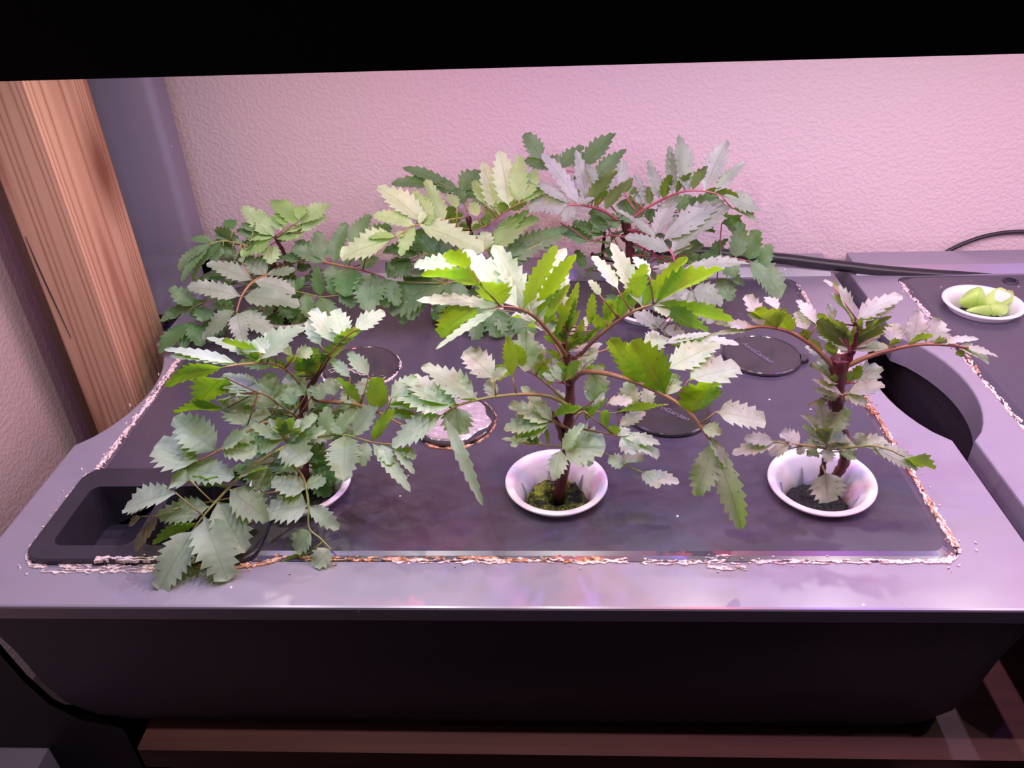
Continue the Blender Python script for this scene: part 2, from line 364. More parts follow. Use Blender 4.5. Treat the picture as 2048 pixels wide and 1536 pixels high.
# tray opening replaces the front-left corner of the plate
TX0, TX1, TY0, TY1 = -.2040, -.1120, .2145, .2705
g = G()
def shrink(o, d, cx=None, cy=None):
    cx = sum(p[0] for p in o)/len(o) if cx is None else cx; cy = sum(p[1] for p in o)/len(o) if cy is None else cy
    r = []
    n = len(o)
    for i in range(n):
        a, b, c = o[i-1], o[i], o[(i+1) % n]
        e1 = Vector((b[0]-a[0], b[1]-a[1])); e2 = Vector((c[0]-b[0], c[1]-b[1]))
        n1 = Vector((-e1.y, e1.x)).normalized(); n2 = Vector((-e2.y, e2.x)).normalized(); q = (n1+n2)
        q = q.normalized() if q.length > 1e-6 else n1
        r.append((b[0]+q.x*d, b[1]+q.y*d))
    return r
TOPI = shrink(out, .0011)
g.plate(TOPI, [hole], 0.)
g.loft([[Vector((p[0], p[1], -.0065)) for p in out], [Vector((p[0], p[1], -.0010)) for p in out], [Vector((p[0], p[1], -.0003)) for p in shrink(out, .0003)], [Vector((p[0], p[1], 0)) for p in TOPI]])
g.wall(hole, -.006, 0, True)
g.plate(out, [hole], -.0065)
g.mk('deck_frame', M_frame, parent=unit)
# raised spine along the back of the deck
g = G(); sp = [(DX0+.012, .4600), (DX1-.004, .4600), (DX1-.004, DY1-.001), (DX0+.012, DY1-.001)]
g.add([(DX0+.012, .4595, -.001), (DX1-.003, .4595, -.001), (DX1-.003, .4650, .0045), (DX0+.012, .4650, .0045), (DX0+.012, DY1-.001, .0055), (DX1-.003, DY1-.001, .0055), (DX0+.012, DY1-.001, -.001), (DX1-.003, DY1-.001, -.001)],
      [(0, 1, 2, 3), (3, 2, 5, 4), (4, 5, 7, 6), (0, 3, 4, 6), (1, 7, 5, 2)])
g.mk('back_spine', M_frame, parent=unit)
# plate with holes for the growing baskets
PODS = {'f1': (-.105, .2575), 'f2': (.0028, .2575), 'f3': (.1112, .2575), 'b1': (-.150, .4140), 'b2': (-.047, .4140), 'b3': (.058, .4140)}
pin = rrect(PX0+.0042, PX1-.0042, PY0+.0042, PY1-.0042, .006)
pout = rrect(PX0, PX1, PY0, PY1, .0085)
trayhole = [(TX0+.002, PY0+.0042), (-.1165, PY0+.0042), (-.1145, .220), (-.1175, .2660), (-.1200, .2690), (TX0+.002, .2690)]
trayhole = rrect(PX0+.0044, -.1160, PY0+.0044, .2690, .004)
g = G()
g.plate(pin, [circ(*PODS[k], .0172) for k in PODS]+[trayhole], .0011)
g.loft([[Vector((p[0], p[1], -.0030)) for p in pout], [Vector((p[0], p[1], -.0002)) for p in pout], [Vector((p[0], p[1], .0003)) for p in rrect(PX0+.0024, PX1-.0024, PY0+.0024, PY1-.0024, .0075)], [Vector((p[0], p[1], .0011)) for p in pin]])
for k in PODS: g.wall(circ(*PODS[k], .0172), -.012, .0011, True)
g.mk('planting_plate', M_plate, parent=unit)
# fill tray, front left
tr = rrect(TX0, TX1, TY0, TY1, .0085)
pa0, pa1, pa2, pa3 = atZ(95, 1090, .003), atZ(258, 1092, .003), atZ(292, 982, .003), atZ(190, 972, .003)
pocketA = rrect(pa0.x+.001, pa1.x+.0005, pa0.y, pa3.y, .0045, 5)
pb0 = atZ(262, 1092, .003)
pocketB = rrect(pb0.x+.0035, -.1235, pa0.y, pa3.y, .0045, 5)
g = G(); Zt = .0028
g.plate(shrink(tr, .0006), [pocketA, pocketB], Zt)
g.loft([[Vector((p[0], p[1], .0)) for p in tr], [Vector((p[0], p[1], Zt-.0005)) for p in tr], [Vector((p[0], p[1], Zt)) for p in shrink(tr, .0006)]])
for pk, dl, dr in ((pocketA, -.019, -.0005), (pocketB, -.022, -.016)):
    xs = [p[0] for p in pk]; x0, x1 = min(xs), max(xs)
    def zf(x, dl=dl, dr=dr, x0=x0, x1=x1): t = (x-x0)/(x1-x0); return dl+(dr-dl)*max(0, (t-.25)/.75)**1.4
    n = len(pk); low = [Vector((p[0], p[1], zf(p[0]))) for p in pk]; top = [Vector((p[0], p[1], Zt)) for p in pk]
    g.loft([top, low])
    # floor as strips between the front and back edge
    k = 14; y0 = min(p[1] for p in pk); y1 = max(p[1] for p in pk); vv = []; ff = []
    for i in range(k+1):
        x = x0+(x1-x0)*i/k; vv += [(x, y0, zf(x)), (x, y1, zf(x))]
    for i in range(k): ff.append((2*i, 2*i+2, 2*i+3, 2*i+1))
    g.add(vv, ff)
g.mk('fill_tray', M_tray, parent=unit, label='black two-pocket fill tray at the front left corner')
# tub below the deck
def tub(x0, x1, name_parent):
    g = G(); rings = []
    for z, dx, dy, sg in ((-.0065, .0015, .0015, .017), (-.0085, .004, .0015, .017), (-.028, .010, .002, .015), (-.046, .0135, .002, .013), (-.060, .018, .003, .012), (-.0685, .028, .0035, .010), (-.0735, .042, .005, .006), (-.0750, .054, .008, .003)):
        rings.append([Vector((p[0], p[1], z)) for p in deck_outline(x0+dx, x1-dx, DY0+dy, DY1-dy, sg)])
    g.loft(list(reversed(rings)), cap0=True)
    o = g.mk('tub', M_bowl, parent=name_parent, smooth=True)
tub(DX0, DX1, unit)

# crust along the seams
def seg(a, b): return [a, b]
Lx = PX0; Rx = PX1
lp = [(Lx, .272), (Lx, .33), (Lx, .375)]
scrust(unit, [(lp, .0011)], 150, 'mineral_crust', M_crust, .0008, .0022, .0007, 'white mineral crust along the left seam', 3)
scrust(unit, [([(Lx-.001, .2800), (Lx+.004, .274)], .0028)], 60, 'mineral_crust', M_crust, .0004, .0011, .0004, seed=5)
scrust(unit, [([(TX0-.0006, .270), (TX0-.0006, .2190), (TX0+.004, TY0-.0006), (-.150, TY0-.0008)], .0010)], 190, 'mineral_crust', M_crust, .0006, .0018, .0005, seed=7)
scrust(unit, [([(TX0+.010, TY0-.0032), (-.150, TY0-.0032)], .0010)], 90, 'mineral_crust', M_crust, .0004, .0012, .0003, seed=8)
scrust(unit, [([(TX0+.03, TY0+.0006), (-.135, TY0+.0006)], .0005)], 60, 'mineral_crust', M_crust, .0006, .0014, .0005, seed=9, z=Zt)
scrust(unit, [([(-.135, TY0-.001), (-.112, TY0), (-.104, .2175), (-.098, .2178)], .0009), ([(-.104, .219), (-.109, .226)], .0008), ([(-.098, .2180), (.02, .2172)], .0006)], 300, 'brown_crust', M_rust, .0007, .0018, .0008, 'rusty brown crust along the front seam', 11)
scrust(unit, [([(-.06, .2166), (.03, .2166), (.07, .2160)], .0011), ([(.07, .2165), (.143, .2168)], .0006)], 190, 'mineral_crust', M_crust, .0006, .0017, .0006, seed=12)
scrust(unit, [([(.058, .2185), (.068, .2195)], .0012), ([(.058, .2140), (.072, .2130)], .0010)], 30, 'mineral_crust', M_crust, .0005, .0014, .0006, seed=13)
rc = [(.143, .2168), (.149, .2182), (.1522, .222), (.1524, .228), (.1524, .30), (.1524, .45)]
scrust(unit, [(rc[:5], .0008), (rc[:4], .0016)], 240, 'mineral_crust', M_crust, .0006, .0018, .0007, seed=15)
scrust(unit, [([(.1524, .224), (.1524, .335)], .0005)], 120, 'brown_crust', M_rust, .0005, .0013, .0009, seed=16)
scrust(unit, [([(.1465, .321), (.1510, .316), (.1522, .310)], .0016)], 55, 'brown_crust', M_rust, .0008, .0020, .0012, 'rusty crust patch on the right seam', 18, .0011)
scrust(unit, [([(.1524, .33), (.1524, .45)], .0006)], 90, 'mineral_crust', M_crust, .0006, .0015, .0006, seed=19)

# ---- right bowl unit
unit2 = thing('hydroponic_bowl', (.385, .34, -.065), 'second grey-rimmed hydroponic tub at the right holding the small lettuce', 'planter')
EX0, EX1 = .1885, .589
QX0, QX1, QY0, QY1 = .2140, .567, .217, .4580
out2 = deck_outline(EX0, EX1, DY0, DY1)
hole2 = rrect(QX0-.0006, QX1+.0006, QY0-.0006, QY1+.0006, .0085)
LET = tuple(atZ(1965, 607, .004))[:2]
g = G(); TOP2 = shrink(out2, .0011); g.plate(TOP2, [hole2], 0.)
g.loft([[Vector((p[0], p[1], -.0065)) for p in out2], [Vector((p[0], p[1], -.0010)) for p in out2], [Vector((p[0], p[1], -.0003)) for p in shrink(out2, .0003)], [Vector((p[0], p[1], 0)) for p in TOP2]])
g.wall(out2, -.016, -.0065); g.wall(hole2, -.006, 0, True); g.mk('deck_frame', M_frame, parent=unit2)
g = G(); gh = atZ(2021, 563, .001); q1 = rrect(QX0+.0042, QX1-.0042, QY0+.0042, QY1-.0042, .006)
g.plate(q1, [circ(*LET, .0172), circ(gh.x, gh.y, .0027, 20)], .0011)
g.loft([[Vector((p[0], p[1], -.0030)) for p in rrect(QX0, QX1, QY0, QY1, .0085)], [Vector((p[0], p[1], -.0002)) for p in rrect(QX0, QX1, QY0, QY1, .0085)], [Vector((p[0], p[1], .0011)) for p in q1]])
g.wall(circ(*LET, .0172), -.012, .0011, True); g.wall(circ(gh.x, gh.y, .0027, 20), -.008, .0011, True)
g.mk('planting_plate', M_plate, parent=unit2)
g = G()
for rr, zz in (((.0046, .0011), (.0042, .0019), ), ((.0042, .0019), (.0030, .0019)), ((.0030, .0019), (.0027, -.001))):
    g.loft([[Vector((p[0], p[1], rr[1])) for p in circ(gh.x, gh.y, rr[0], 20)], [Vector((p[0], p[1], zz[1])) for p in circ(gh.x, gh.y, zz[0], 20)]])
g.mk('grommet', M_tray, parent=unit2, smooth=True, label='small black round grommet in the plate')
g = G()
g.add([(EX0+.003, .4595, -.001), (EX1-.003, .4595, -.001), (EX1-.003, .4650, .0045), (EX0+.003, .4650, .0045), (EX0+.003, DY1-.001, .0055), (EX1-.003, DY1-.001, .0055), (EX0+.003, DY1-.001, -.001), (EX1-.003, DY1-.001, -.001)],
      [(0, 1, 2, 3), (3, 2, 5, 4), (4, 5, 7, 6), (0, 3, 4, 6), (1, 7, 5, 2)])
g.mk('back_spine', M_frame, parent=unit2)
tub(EX0, EX1, unit2)
scrust(unit2, [([(QX0, .24), (QX0, .33), (QX0, .452)], .0008)], 340, 'mineral_crust', M_crust, .0007, .0019, .0008, 'white mineral crust along the left seam', 21)
scrust(unit2, [([(QX0+.0005, .345), (QX0+.003, .362), (QX0, .375)], .0010)], 60, 'brown_crust', M_rust, .0008, .0020, .0010, seed=22)

# ---- grow light: post and hood (real lamp over both tubs)
gl = thing('grow_light', (-.246, .45, .0), 'black grow light hood on a grey post, spanning the top of the photo', 'lamp')
g = G(); 
def support(o, d=.0004):
    r_ = []
    for i, p in enumerate(o):
        a, b = Vector(o[i-1]), Vector(o[(i+1) % len(o)]); v = Vector(p)
        if (a-v).length > .005: r_.append(tuple(v+(a-v).normalized()*d))
        r_.append(p)
        if (b-v).length > .005: r_.append(tuple(v+(b-v).normalized()*d))
    return r_
pr = support(rrect(-.290, -.2120, .4400, .4620, .0046, 8))
g.loft([[Vector((p[0], p[1], z)) for p in pr] for z in (-.06, .23)])
g.mk('post', M_post, parent=gl, smooth=True, label='wide grey plastic post with a rounded shiny edge')
g = G()
fo = []
for z, e in ((-.004, .012), (.002, .008), (.008, .004), (.018, .001), (.03, 0.)):
    fo.append([Vector((p[0], p[1], z)) for p in rrect(-.290, -.2120, .4400-e, .4625, .0042, 6)])
g.loft(fo); g.mk('post_foot', M_post, parent=gl, smooth=True)
HX0, HX1, HY0, HY1 = -.2700, .640, .150, .470
g = G()
g.box(HX0, HX1, HY0, HY0+.006, .190, .250); g.box(HX0, HX1, HY1-.004, HY1, .190, .250)
g.box(HX0, HX0+.004, HY0+.006, HY1-.004, .190, .250); g.box(HX1-.004, HX1, HY0+.006, HY1-.004, .190, .250)
g.box(HX0+.004, HX1-.004, HY0+.006, HY1-.004, .2400, .250)
g.mk('hood', M_hood, parent=gl)
g = G(); g.box(HX0+.004, HX1-.004, HY0+.006, HY1-.004, .1955, .1965); g.mk('reflector_panel', M_refl, parent=gl)
g = G()
for x in LX:
    for y in LY: g.loft([[Vector((p[0], p[1], z)) for p in circ(x, y, .0045, 10)] for z in (.1941, .1955)], cap0=True)
g.mk('diode_lenses', M_refl, parent=gl)

# ---- wood post at the left, shelf below
g = G()
def bbox(x0, x1, y0, y1, z0, z1, r, g):
    g.loft([[Vector((p[0], p[1], z)) for p in rrect(x0, x1, y0, y1, r, 3)] for z in (z0, z1)], cap0=True, cap1=True)
bbox(-.2615, -.2325, .3650, .4175, -.30, .34, .0016, g)
wp = g.mk('wooden_post', M_wood, label='rough pine upright at the left in front of the grey post', cat='post')
g = G(); a = atY(92, 600, .3645)
cr = [(-.2583, .072), (-.2577, .070), (-.2566, .050), (-.2556, .0395), (-.2553, .036), (-.2560, .042), (-.2574, .058)]
g = G(); g.v = [Vector((x, .3646, z)) for x, z in ((-.2590, .074), (-.2580, .055), (-.2570, .040), (-.2562, .028), (-.2554, .0155), (-.2566, .030), (-.2578, .044), (-.2588, .060))]
g.v += [v+Vector((0, .001, 0)) for v in g.v]; n = 8
g.f = [tuple(range(n))]+[(k, (k+1) % n, n+(k+1) % n, n+k) for k in range(n)]
g.mk('split', M_black, parent=wp, label='long dark split in the wood')
g = G(); bbox(-.168, .92, .186, .46, -.0870, -.0752, .001, g)
g.mk('shelf_board', M_shelf, label='dark reddish wooden shelf board carrying the tubs', cat='shelf')
g = G(); bbox(-.166, .92, .196, .230, -.150, -.0872, .001, g)
g.mk('shelf_rail', M_shelf, label='dark wooden rail running beneath the shelf board', cat='rail')
g = G(); bbox(.1375, .1640, .180, .1955, -.150, -.0872, .001, g)
M_pale = mat('pale_wood_end', (.52, .28, .22), .6); g.mk('wood_stub', M_pale, label='short pale wood stub under the shelf near the bottom right', cat='wood stub')
g = G(); bbox(-.2300, -.170, .207, .440, -.20, -.0760, .003, g)
bs = thing('black_support', (-.20, .30, -.14), 'black support block under the left end of the tub, with an added dark panel in place of shade', 'support'); g.mk('block', M_black, parent=bs)
g = G(); bbox(-.288, -.2150, .1600, .204, -.20, -.0900, .002, g)
g.mk('ledge_block', M_frame, label='grey ledge piece in the bottom left corner', cat='ledge')

g = G(); o = [(-.2895, -.30), (-.178, -.30), (-.178, -.0760), (-.1945, -.0700), (-.2040, -.0600), (-.2095, -.0450), (-.2125, -.0300), (-.2155, -.0150), (-.2895, -.0150)]; n = len(o)
g.v = [Vector((x, y, z)) for y in (.1957, .1985) for x, z in o]; g.f = [tuple(range(n)), tuple(reversed(range(n, 2*n)))]+[(k, n+k, n+(k+1) % n, (k+1) % n) for k in range(n)]
g.mk('shade_panel', M_hood, parent=bs)  # added dark sheet cut to the tub's curve, stands in for shade beside it
# ---- cables
cb = [atY(1300, 500, .470), atY(1420, 505, .468), atY(1490, 513, .466), atY(1560, 517, .4655), atY(1640, 527, .4645), atY(1700, 534, .4635), atY(1760, 541, .4625), atY(1860, 549, .4620), atY(1950, 553, .4620), atY(2050, 554, .4625), atY(2200, 556, .463)]
g = G(); g.tube(smoothpath(cb, 6), .0034, 14); g.mk('power_cable', M_black, smooth=True, label='thick black cable lying along the back edge of the tubs', cat='cable')
cb = [atY(1862, 530, .4870), atY(1885, 509, .487), atY(1930, 486, .4875), atY(1985, 469, .488), atY(2055, 463, .488), atY(2200, 470, .488)]
g = G(); g.tube(smoothpath(cb, 6), .0013, 10); g.mk('thin_cord', M_black, smooth=True, label='thin black cord curving up against the wall at the right', cat='cable')

# ---- caps over unused openings
def cap(px, py, label, text=None, txt_at=None, ang=0, tab=0., r=.0198, mat_=None, group=None):
    c = atZ(px, py, .0030); t = thing('pod_cover', (c.x, c.y, .0012), label, 'cover', group)
    g = G(); m_ = mat_ or M_cap
    rings = [[Vector((p[0], p[1], z)) for p in circ(c.x, c.y, q, 56)] for q, z in ((r-.0008, .0013), (r, .0017), (r, .0029), (r-.0005, .0034), (r-.0012, .0034), (r-.0016, .0031), (.0005, .0031))]
    g.loft(rings, cap1=True); g.mk('disc', m_, parent=t, smooth=False)
    # tab with two small notches
    g = G(); ca, sa = math.cos(tab), math.sin(tab)
    def T(u, v): return (c.x+ca*u-sa*v, c.y+sa*u+ca*v)
    o = [T(r-.001, -.0035), T(r+.0016, -.0035), T(r+.0018, -.0016), T(r+.0032, -.0018), T(r+.0036, .0006), T(r+.0030, .0030), T(r-.001, .0036)]
    g.plate(o, [], .0034); g.wall(o, .0014, .0034); g.mk('tab', m_, parent=t)
    if text:
        cu = bpy.data.curves.new('lettering', 'FONT'); cu.body = text; cu.size = .0044; cu.extrude = .00022; cu.align_x = 'CENTER'; cu.align_y = 'CENTER'
        tmp = bpy.data.objects.new('tmp', cu); C.objects.link(tmp); bpy.context.view_layer.update()
        me = bpy.data.meshes.new_from_object(tmp.evaluated_get(bpy.context.evaluated_depsgraph_get())); bpy.data.objects.remove(tmp); bpy.data.curves.remove(cu)
        me.name = 'lettering'; me.materials.clear(); me.materials.append(M_letter)
        o = bpy.data.objects.new('lettering', me); C.objects.link(o); o.parent = t
        q = atZ(*txt_at, .0033); o.location = (q.x-c.x, q.y-c.y, .0021); o.rotation_euler = (0, 0, ang)
        o['label'] = 'raised lettering'
    return t
cap(1524, 708, 'round black pod cover with raised lettering, right of the centre marigold and farther back', 'AeroGarden', (1515, 706), math.radians(-62), math.radians(-12))
cap(1336, 820, 'round black pod cover with raised lettering under the long drooping branch of the centre marigold', 'AeroGarden', (1338, 822), math.radians(-42), math.radians(170))
t3 = cap(722, 730, 'round black pod cover edged with mineral crust, behind the front left marigold', tab=math.radians(150))
c3 = Vector(t3['_o']); scrust(t3, [(circ(c3.x, c3.y, .0203, 30)+[(c3.x+.0203, c3.y)], .0003)], 220, 'mineral_crust', M_crust, .0004, .0010, .0005, seed=31, z=.0016)
scrust(t3, [([(c3.x-.016, c3.y-.004), (c3.x+.014, c3.y-.010)], .0035)], 26, 'mineral_speck', M_crust, .0003, .0006, .0003, seed=32, z=.0032)
M_foil = mat('milky_glossy_film', (.72, .66, .72), .12, .8, Metallic=.55); _n = noise_(M_foil, coords(M_foil), 160, 3, .6); bump(M_foil, _n, .8, .004)
c4 = atZ(905, 838, .003)
t4 = cap(905, 838, 'pod cover filmed with shiny pale residue between the left and centre marigolds', tab=math.radians(200))
g = G(); o = []
for k in range(40):
    an = 2*PI*k/40; rr = .0188*(1-.10*abs(math.sin(an*2.5+.5))-.05*math.sin(an*7)); o.append((c4.x+rr*math.cos(an), c4.y+rr*math.sin(an)))
g.loft([[Vector((p[0], p[1], .0030)) for p in o], [Vector((c4.x+(p[0]-c4.x)*.96, c4.y+(p[1]-c4.y)*.96, .0038)) for p in o]], cap1=True); g.mk('residue_film', M_foil, parent=t4, label='shiny pale film of residue')
scrust(t4, [(circ(c4.x, c4.y, .0203, 30)+[(c4.x+.0203, c4.y)], .0004)], 120, 'brown_crust', M_rust, .0005, .0012, .0006, seed=33, z=.0016)

# ---- growing baskets
def basket(c, label, deep=True, r=.0213, tilt=0):
    t = thing('grow_basket', (c[0], c[1], .0011), label, 'basket', None)
    g = G(); prof = [(.0158, -.030), (.0168, -.008), (.0178, .0016), (r-.0016, .0036), (r, .0050), (r-.0001, .0055), (r-.0008, .0058), (r-.0028, .0053), (.0172, .0030), (.0155, -.0002), (.0142, -.0040), (.0134, -.010), (.0126, -.031)]
    n = 64; rings = []
    for q, (rr, z) in enumerate(prof):
        ring = []
        for k in range(n):
            an = 2*PI*k/n; z_ = z+(rr*math.cos(an-tilt)*math.tan(.05) if tilt else 0)
            ring.append(Vector((c[0]+rr*math.cos(an), c[1]+rr*math.sin(an), z_)))
        rings.append(ring)
    g.loft(rings); g.mk('cup', M_basket, parent=t, smooth=True)
    # shade of the vertical slits, painted as grey wedge pieces on the inner wall
    for k in range(6):
        an = math.radians(42+60*k); g = G(); ux, uy = math.cos(an), math.sin(an); w = .0011
        def q(rr, z, s): return (c[0]+ux*rr-uy*s, c[1]+uy*rr+ux*s, z)
        g.add([q(.0150, .0002, 0), q(.0138, -.0045, w*.7), q(.0129, -.011, w*1.2), q(.0129, -.011, -w*1.2), q(.0138, -.0045, -w*.7), q(.0160, .0000, 0), q(.0146, -.0045, w*.7), q(.0138, -.011, w), q(.0138, -.011, -w), q(.0146, -.0045, -w*.7)],
              [(4, 3, 2, 1, 0), (0, 1, 6, 5), (1, 2, 7, 6), (4, 0, 5, 9), (3, 4, 9, 8)])
        g.mk('slit_shade', M_slit, parent=t)
    return t
M_slit = mat('slit_shadow_plastic', (.42, .40, .48), .5)
basket(PODS['f2'], 'white grow basket in the front row holding the tall centre marigold')
basket(PODS['f3'], 'white grow basket in the front row at the right with dark bare sponge', tilt=.6)
basket(PODS['f1'], 'white grow basket in the front row, mostly hidden under the bushy left marigold')
basket(PODS['b1'], 'white grow basket at the back left hidden under the low spreading marigold')
basket(PODS['b2'], 'white grow basket at the back under the yellow-green marigold')
basket(PODS['b3'], 'white grow basket at the back under the dark-stalked marigold')
basket(LET, 'white grow basket on the right tub with the small lettuce seedling')
def sponge(c, plant, m, ztop=-.0032, r=.0130, seedv=1, hole=True, label=None):
    g = G(); n = 40; rings = []
    prof = [(.98, -.022), (1., -.010), (.97, -.003), (.86, 0.), (.6, .0006), (.40, -.0006), (.30, -.004), (.26, -.010)] if hole else [(.98, -.022), (1., -.008), (.95, -.002), (.8, 0.), (.4, -.0005), (.05, -.001)]
    for f, z in prof:
        ring = []
        for k in range(n):
            an = 2*PI*k/n; p = Vector((math.cos(an)*f, math.sin(an)*f, z*40)); j = noise.noise(p*4+Vector((seedv, 0, 0)))*.0012+noise.noise(p*11)*.0007
            ring.append(Vector((c[0]+r*math.cos(an)*(f+j*25*(f > .5)), c[1]+r*math.sin(an)*(f+j*25*(f > .5)), ztop+z+j*1.3)))
        rings.append(ring)
    g.loft(rings, cap1=True); return g.mk('sponge', m, parent=plant, smooth=True, label=label)

# ================================================================== PLANTS
TC = Vector((0, 0, 1))
def leaflet(parent, P0, P1, w, N, mt, rn, n=5, bow=.10, fold=.18, curl=0., blunt=0., twist=0.):
    ax = P1-P0; L = ax.length
    if L < 1e-5: return
    a = ax/L; N = (N-a*N.dot(a)); N = N.normalized() if N.length > 1e-4 else a.orthogonal().normalized()
    Sv = a.cross(N)
    m = 2*n+1; ts = [0., .06]; 
    for i in range(n):
        t0 = .14+(.86-.06)*(i/n); t1 = t0+(.80/n)*.62
        ts += [t0, t1]
    ts += [.97, 1.0]
    verts = []; uvs = []; K = len(ts); pa = rn.uniform(.85, 1.1); w2 = w*.5; ph = rn.uniform(0, 6); wav = rn.uniform(.03, .09)
    for j, t in enumerate(ts):
        x = max(0., (t-.02)/.98); prof = (math.sin(PI*min(1, x**(.82-.1*blunt)*.97)))**(.88-.30*blunt)
        if j == 0: prof = .05
        if j == 1: prof = .11
        tip = j >= 2 and j < K-2 and (j % 2 == 1)
        hw = w2*prof*(1.18 if tip else (.82 if 2 <= j < K-2 else 1.))*pa
        if j == K-1: hw = w2*.03
        sh = (.045 if tip else -.01)*(1 if 2 <= j < K-2 else 0)*min(1., w/L*2.2)*L/ (n/5)
        tt = t-curl*t*t*t*.35
        c = P0+a*(L*tt)+N*(bow*L*(4*t*(1-t)*.55+(-curl*1.2*t*t*t*t)))
        if twist:
            th = twist*t; Sd = Sv*math.cos(th)+N*math.sin(th); Nd = N*math.cos(th)-Sv*math.sin(th)
        else: Sd, Nd = Sv, N
        for s in (-1, -.5, 0, .5, 1):
            e = hw*s; up = fold*abs(e)+wav*w*abs(s)**2*math.sin(ph+t*9+s*2.)
            q = c+Sd*e+Nd*up+a*(sh*abs(s)**1.5 if abs(s) > .6 else 0.)
            if s == 0: q = q-Nd*.02*w
            verts.append(q); uvs.append((t, .5+.5*s))
    faces = []
    for j in range(K-1):
        for i in range(4):
            A = j*5+i; faces.append((A, A+5, A+6, A+1))
    # make top side face N
    f = faces[8]; nn = (verts[f[1]]-verts[f[0]]).cross(verts[f[3]]-verts[f[0]])
    if nn.dot(N) < 0: faces = [tuple(reversed(q)) for q in faces]
    return mk('leaflet', verts, faces, mt, parent=parent, origin=P0, smooth=True, uvs=uvs)
MODES = {'t': (0, -.30, .95), 'u': (0, .80, .52), 'd': (0, -.75, .62), 'b': (0, .25, .95), 'h': (0, -.05, 1.), 'c': (0, -.5, .85), 'k': (0, -.4, .9)}
def plant(name, base, label, crop, stems, fronds, mt, stalk, seedv, stemmat_, tm=None):
    """crop = (x0, y0, scale) of the measuring frame; fronds: (rachis pts with Y in cm, leaflets)"""
    rn = random.Random(seedv)
    root = thing(name, base, label, 'plant')
    def PX(x, y, cr): return (cr[0]+x/cr[2], cr[1]+y/cr[2])
    def W(x, y, Y, cr): return atY(*PX(x, y, cr), Y/100)
    stp = []
    for pts, r0, r1 in stems:
        w_ = smoothpath([W(x, y, Y, crop) for x, y, Y in pts], 5); n = len(w_)
        g = G(); g.tube(w_, [r0+(r1-r0)*i/(n-1)+.00025*math.sin(i*2.1) for i in range(n)], 10); g.mk('stem', stemmat_, parent=root, smooth=True)
        stp += w_
    for fr in fronds:
        cr = fr.get('crop', crop); sc = cr[2]
        rp = [W(x, y, Y, cr) for x, y, Y in fr['r']]
        m_ = fr.get('m', mt); sm = fr.get('s', stalk)
        # join to the stem
        near = min(stp, key=lambda q: (q-rp[0]).length)
        if (near-rp[0]).length > .0012 and not fr.get('free'): rp = [near]+rp
        path = smoothpath(rp, 5) if len(rp) > 1 else rp
        d0 = depth(path[0]); r0 = fr.get('w', 12)*.85/sc*d0/FPX*.5; n = len(path)
        g = G(); g.tube(path, [max(.00035, r0*(1-.62*i/(n-1))) for i in range(n)], 7)
        lst = []
        for spec in fr['l'].split(';'):
            spec = spec.strip()
            if not spec: continue
            nums, mode = spec.rsplit(' ', 1); v = [float(q) for q in nums.split(',')]
            bx, by, tx, ty, w = v[:5]; dY = v[5] if len(v) > 5 else None
            bpx = PX(bx, by, cr)
            # nearest point of the rachis on screen
            best = None
            for q in path:
                e = q-CAM; dd = e.dot(FW); sx = 1024+FPX*e.dot(RT)/dd; sy = 768-FPX*e.dot(UP)/dd
                ds = math.hypot(sx-bpx[0], sy-bpx[1])
                if best is None or ds < best[0]: best = (ds, q)
            q = best[1]; P0 = atY(*bpx, q.y)
            Lw = math.hypot(tx-bx, ty-by)/sc*depth(P0)/FPX
            upw = (by-ty)/sc*depth(P0)/FPX
            md = mode[0]
            if (P0-q).length < .38*Lw: P0 = q.copy()
            if dY is not None and dY < 0 and md in 'dk': dY *= 1.9
            if dY is None:
                k = {'t': .75, 'u': -.38, 'd': .7, 'b': 1.0, 'h': .9, 'c': .5, 'k': .7}[md]
                dY = upw*k*100
            P1 = atY(*PX(tx, ty, cr), P0.y+dY/100)
            N = Vector(MODES[md]); N = (N+Vector((rn.uniform(-.22, .22), rn.uniform(-.12, .12), 0))).normalized()
            a = (P1-P0).normalized(); Nn = (N-a*N.dot(a))
            if Nn.length < .05: Nn = a.orthogonal()
            Nn.normalize(); Sv = a.cross(Nn); vd = ((P0+P1)/2-CAM).normalized()
            # foreshortening of the blade as the camera sees it
            scr = Vector((a.dot(RT), a.dot(UP), 0)); pr = Vector((Sv.dot(RT), Sv.dot(UP), 0)); cr_ = abs(scr.x*pr.y-scr.y*pr.x)/max(1e-4, scr.length)
            ww = (.98 if md == 'u' else 1.14)*w/sc*depth(P0)/FPX/max(cr_, .48)
            Ll = (P1-P0).length; ww = min(ww, Ll*1.05)
            if (P0-q).length > .0006: g.tube([q, q.lerp(P0, .5)-Vector((0, 0, .0002)), P0], [.00036, .00030, .00028], 5)
            lst.append((P0, P1, ww, Nn, md, Ll, mode))
        leaf = g.mk('leaf', sm, parent=root, smooth=True)
        if lst: leaf.name = 'leaf'
        for P0, P1, ww, Nn, md, Ll, mode in lst:
            nt = 4 if Ll < .012 else (5 if Ll < .020 else 7)
            lm = m_
            if 'y' in mode: lm = M_dry
            leaflet(leaf, P0, P1, ww, Nn, lm, rn, n=nt, bow=rn.uniform(.03, .13) if md != 'd' else .10, fold=rn.uniform(.12, .30), curl=.9 if md == 'c' else (.18 if md == 'd' else rn.uniform(0, .15)), blunt=1. if 'o' in mode else rn.uniform(0, .35), twist=rn.uniform(-.25, .25))
    return root
def pbase(k): return (PODS[k][0], PODS[k][1], -.009)
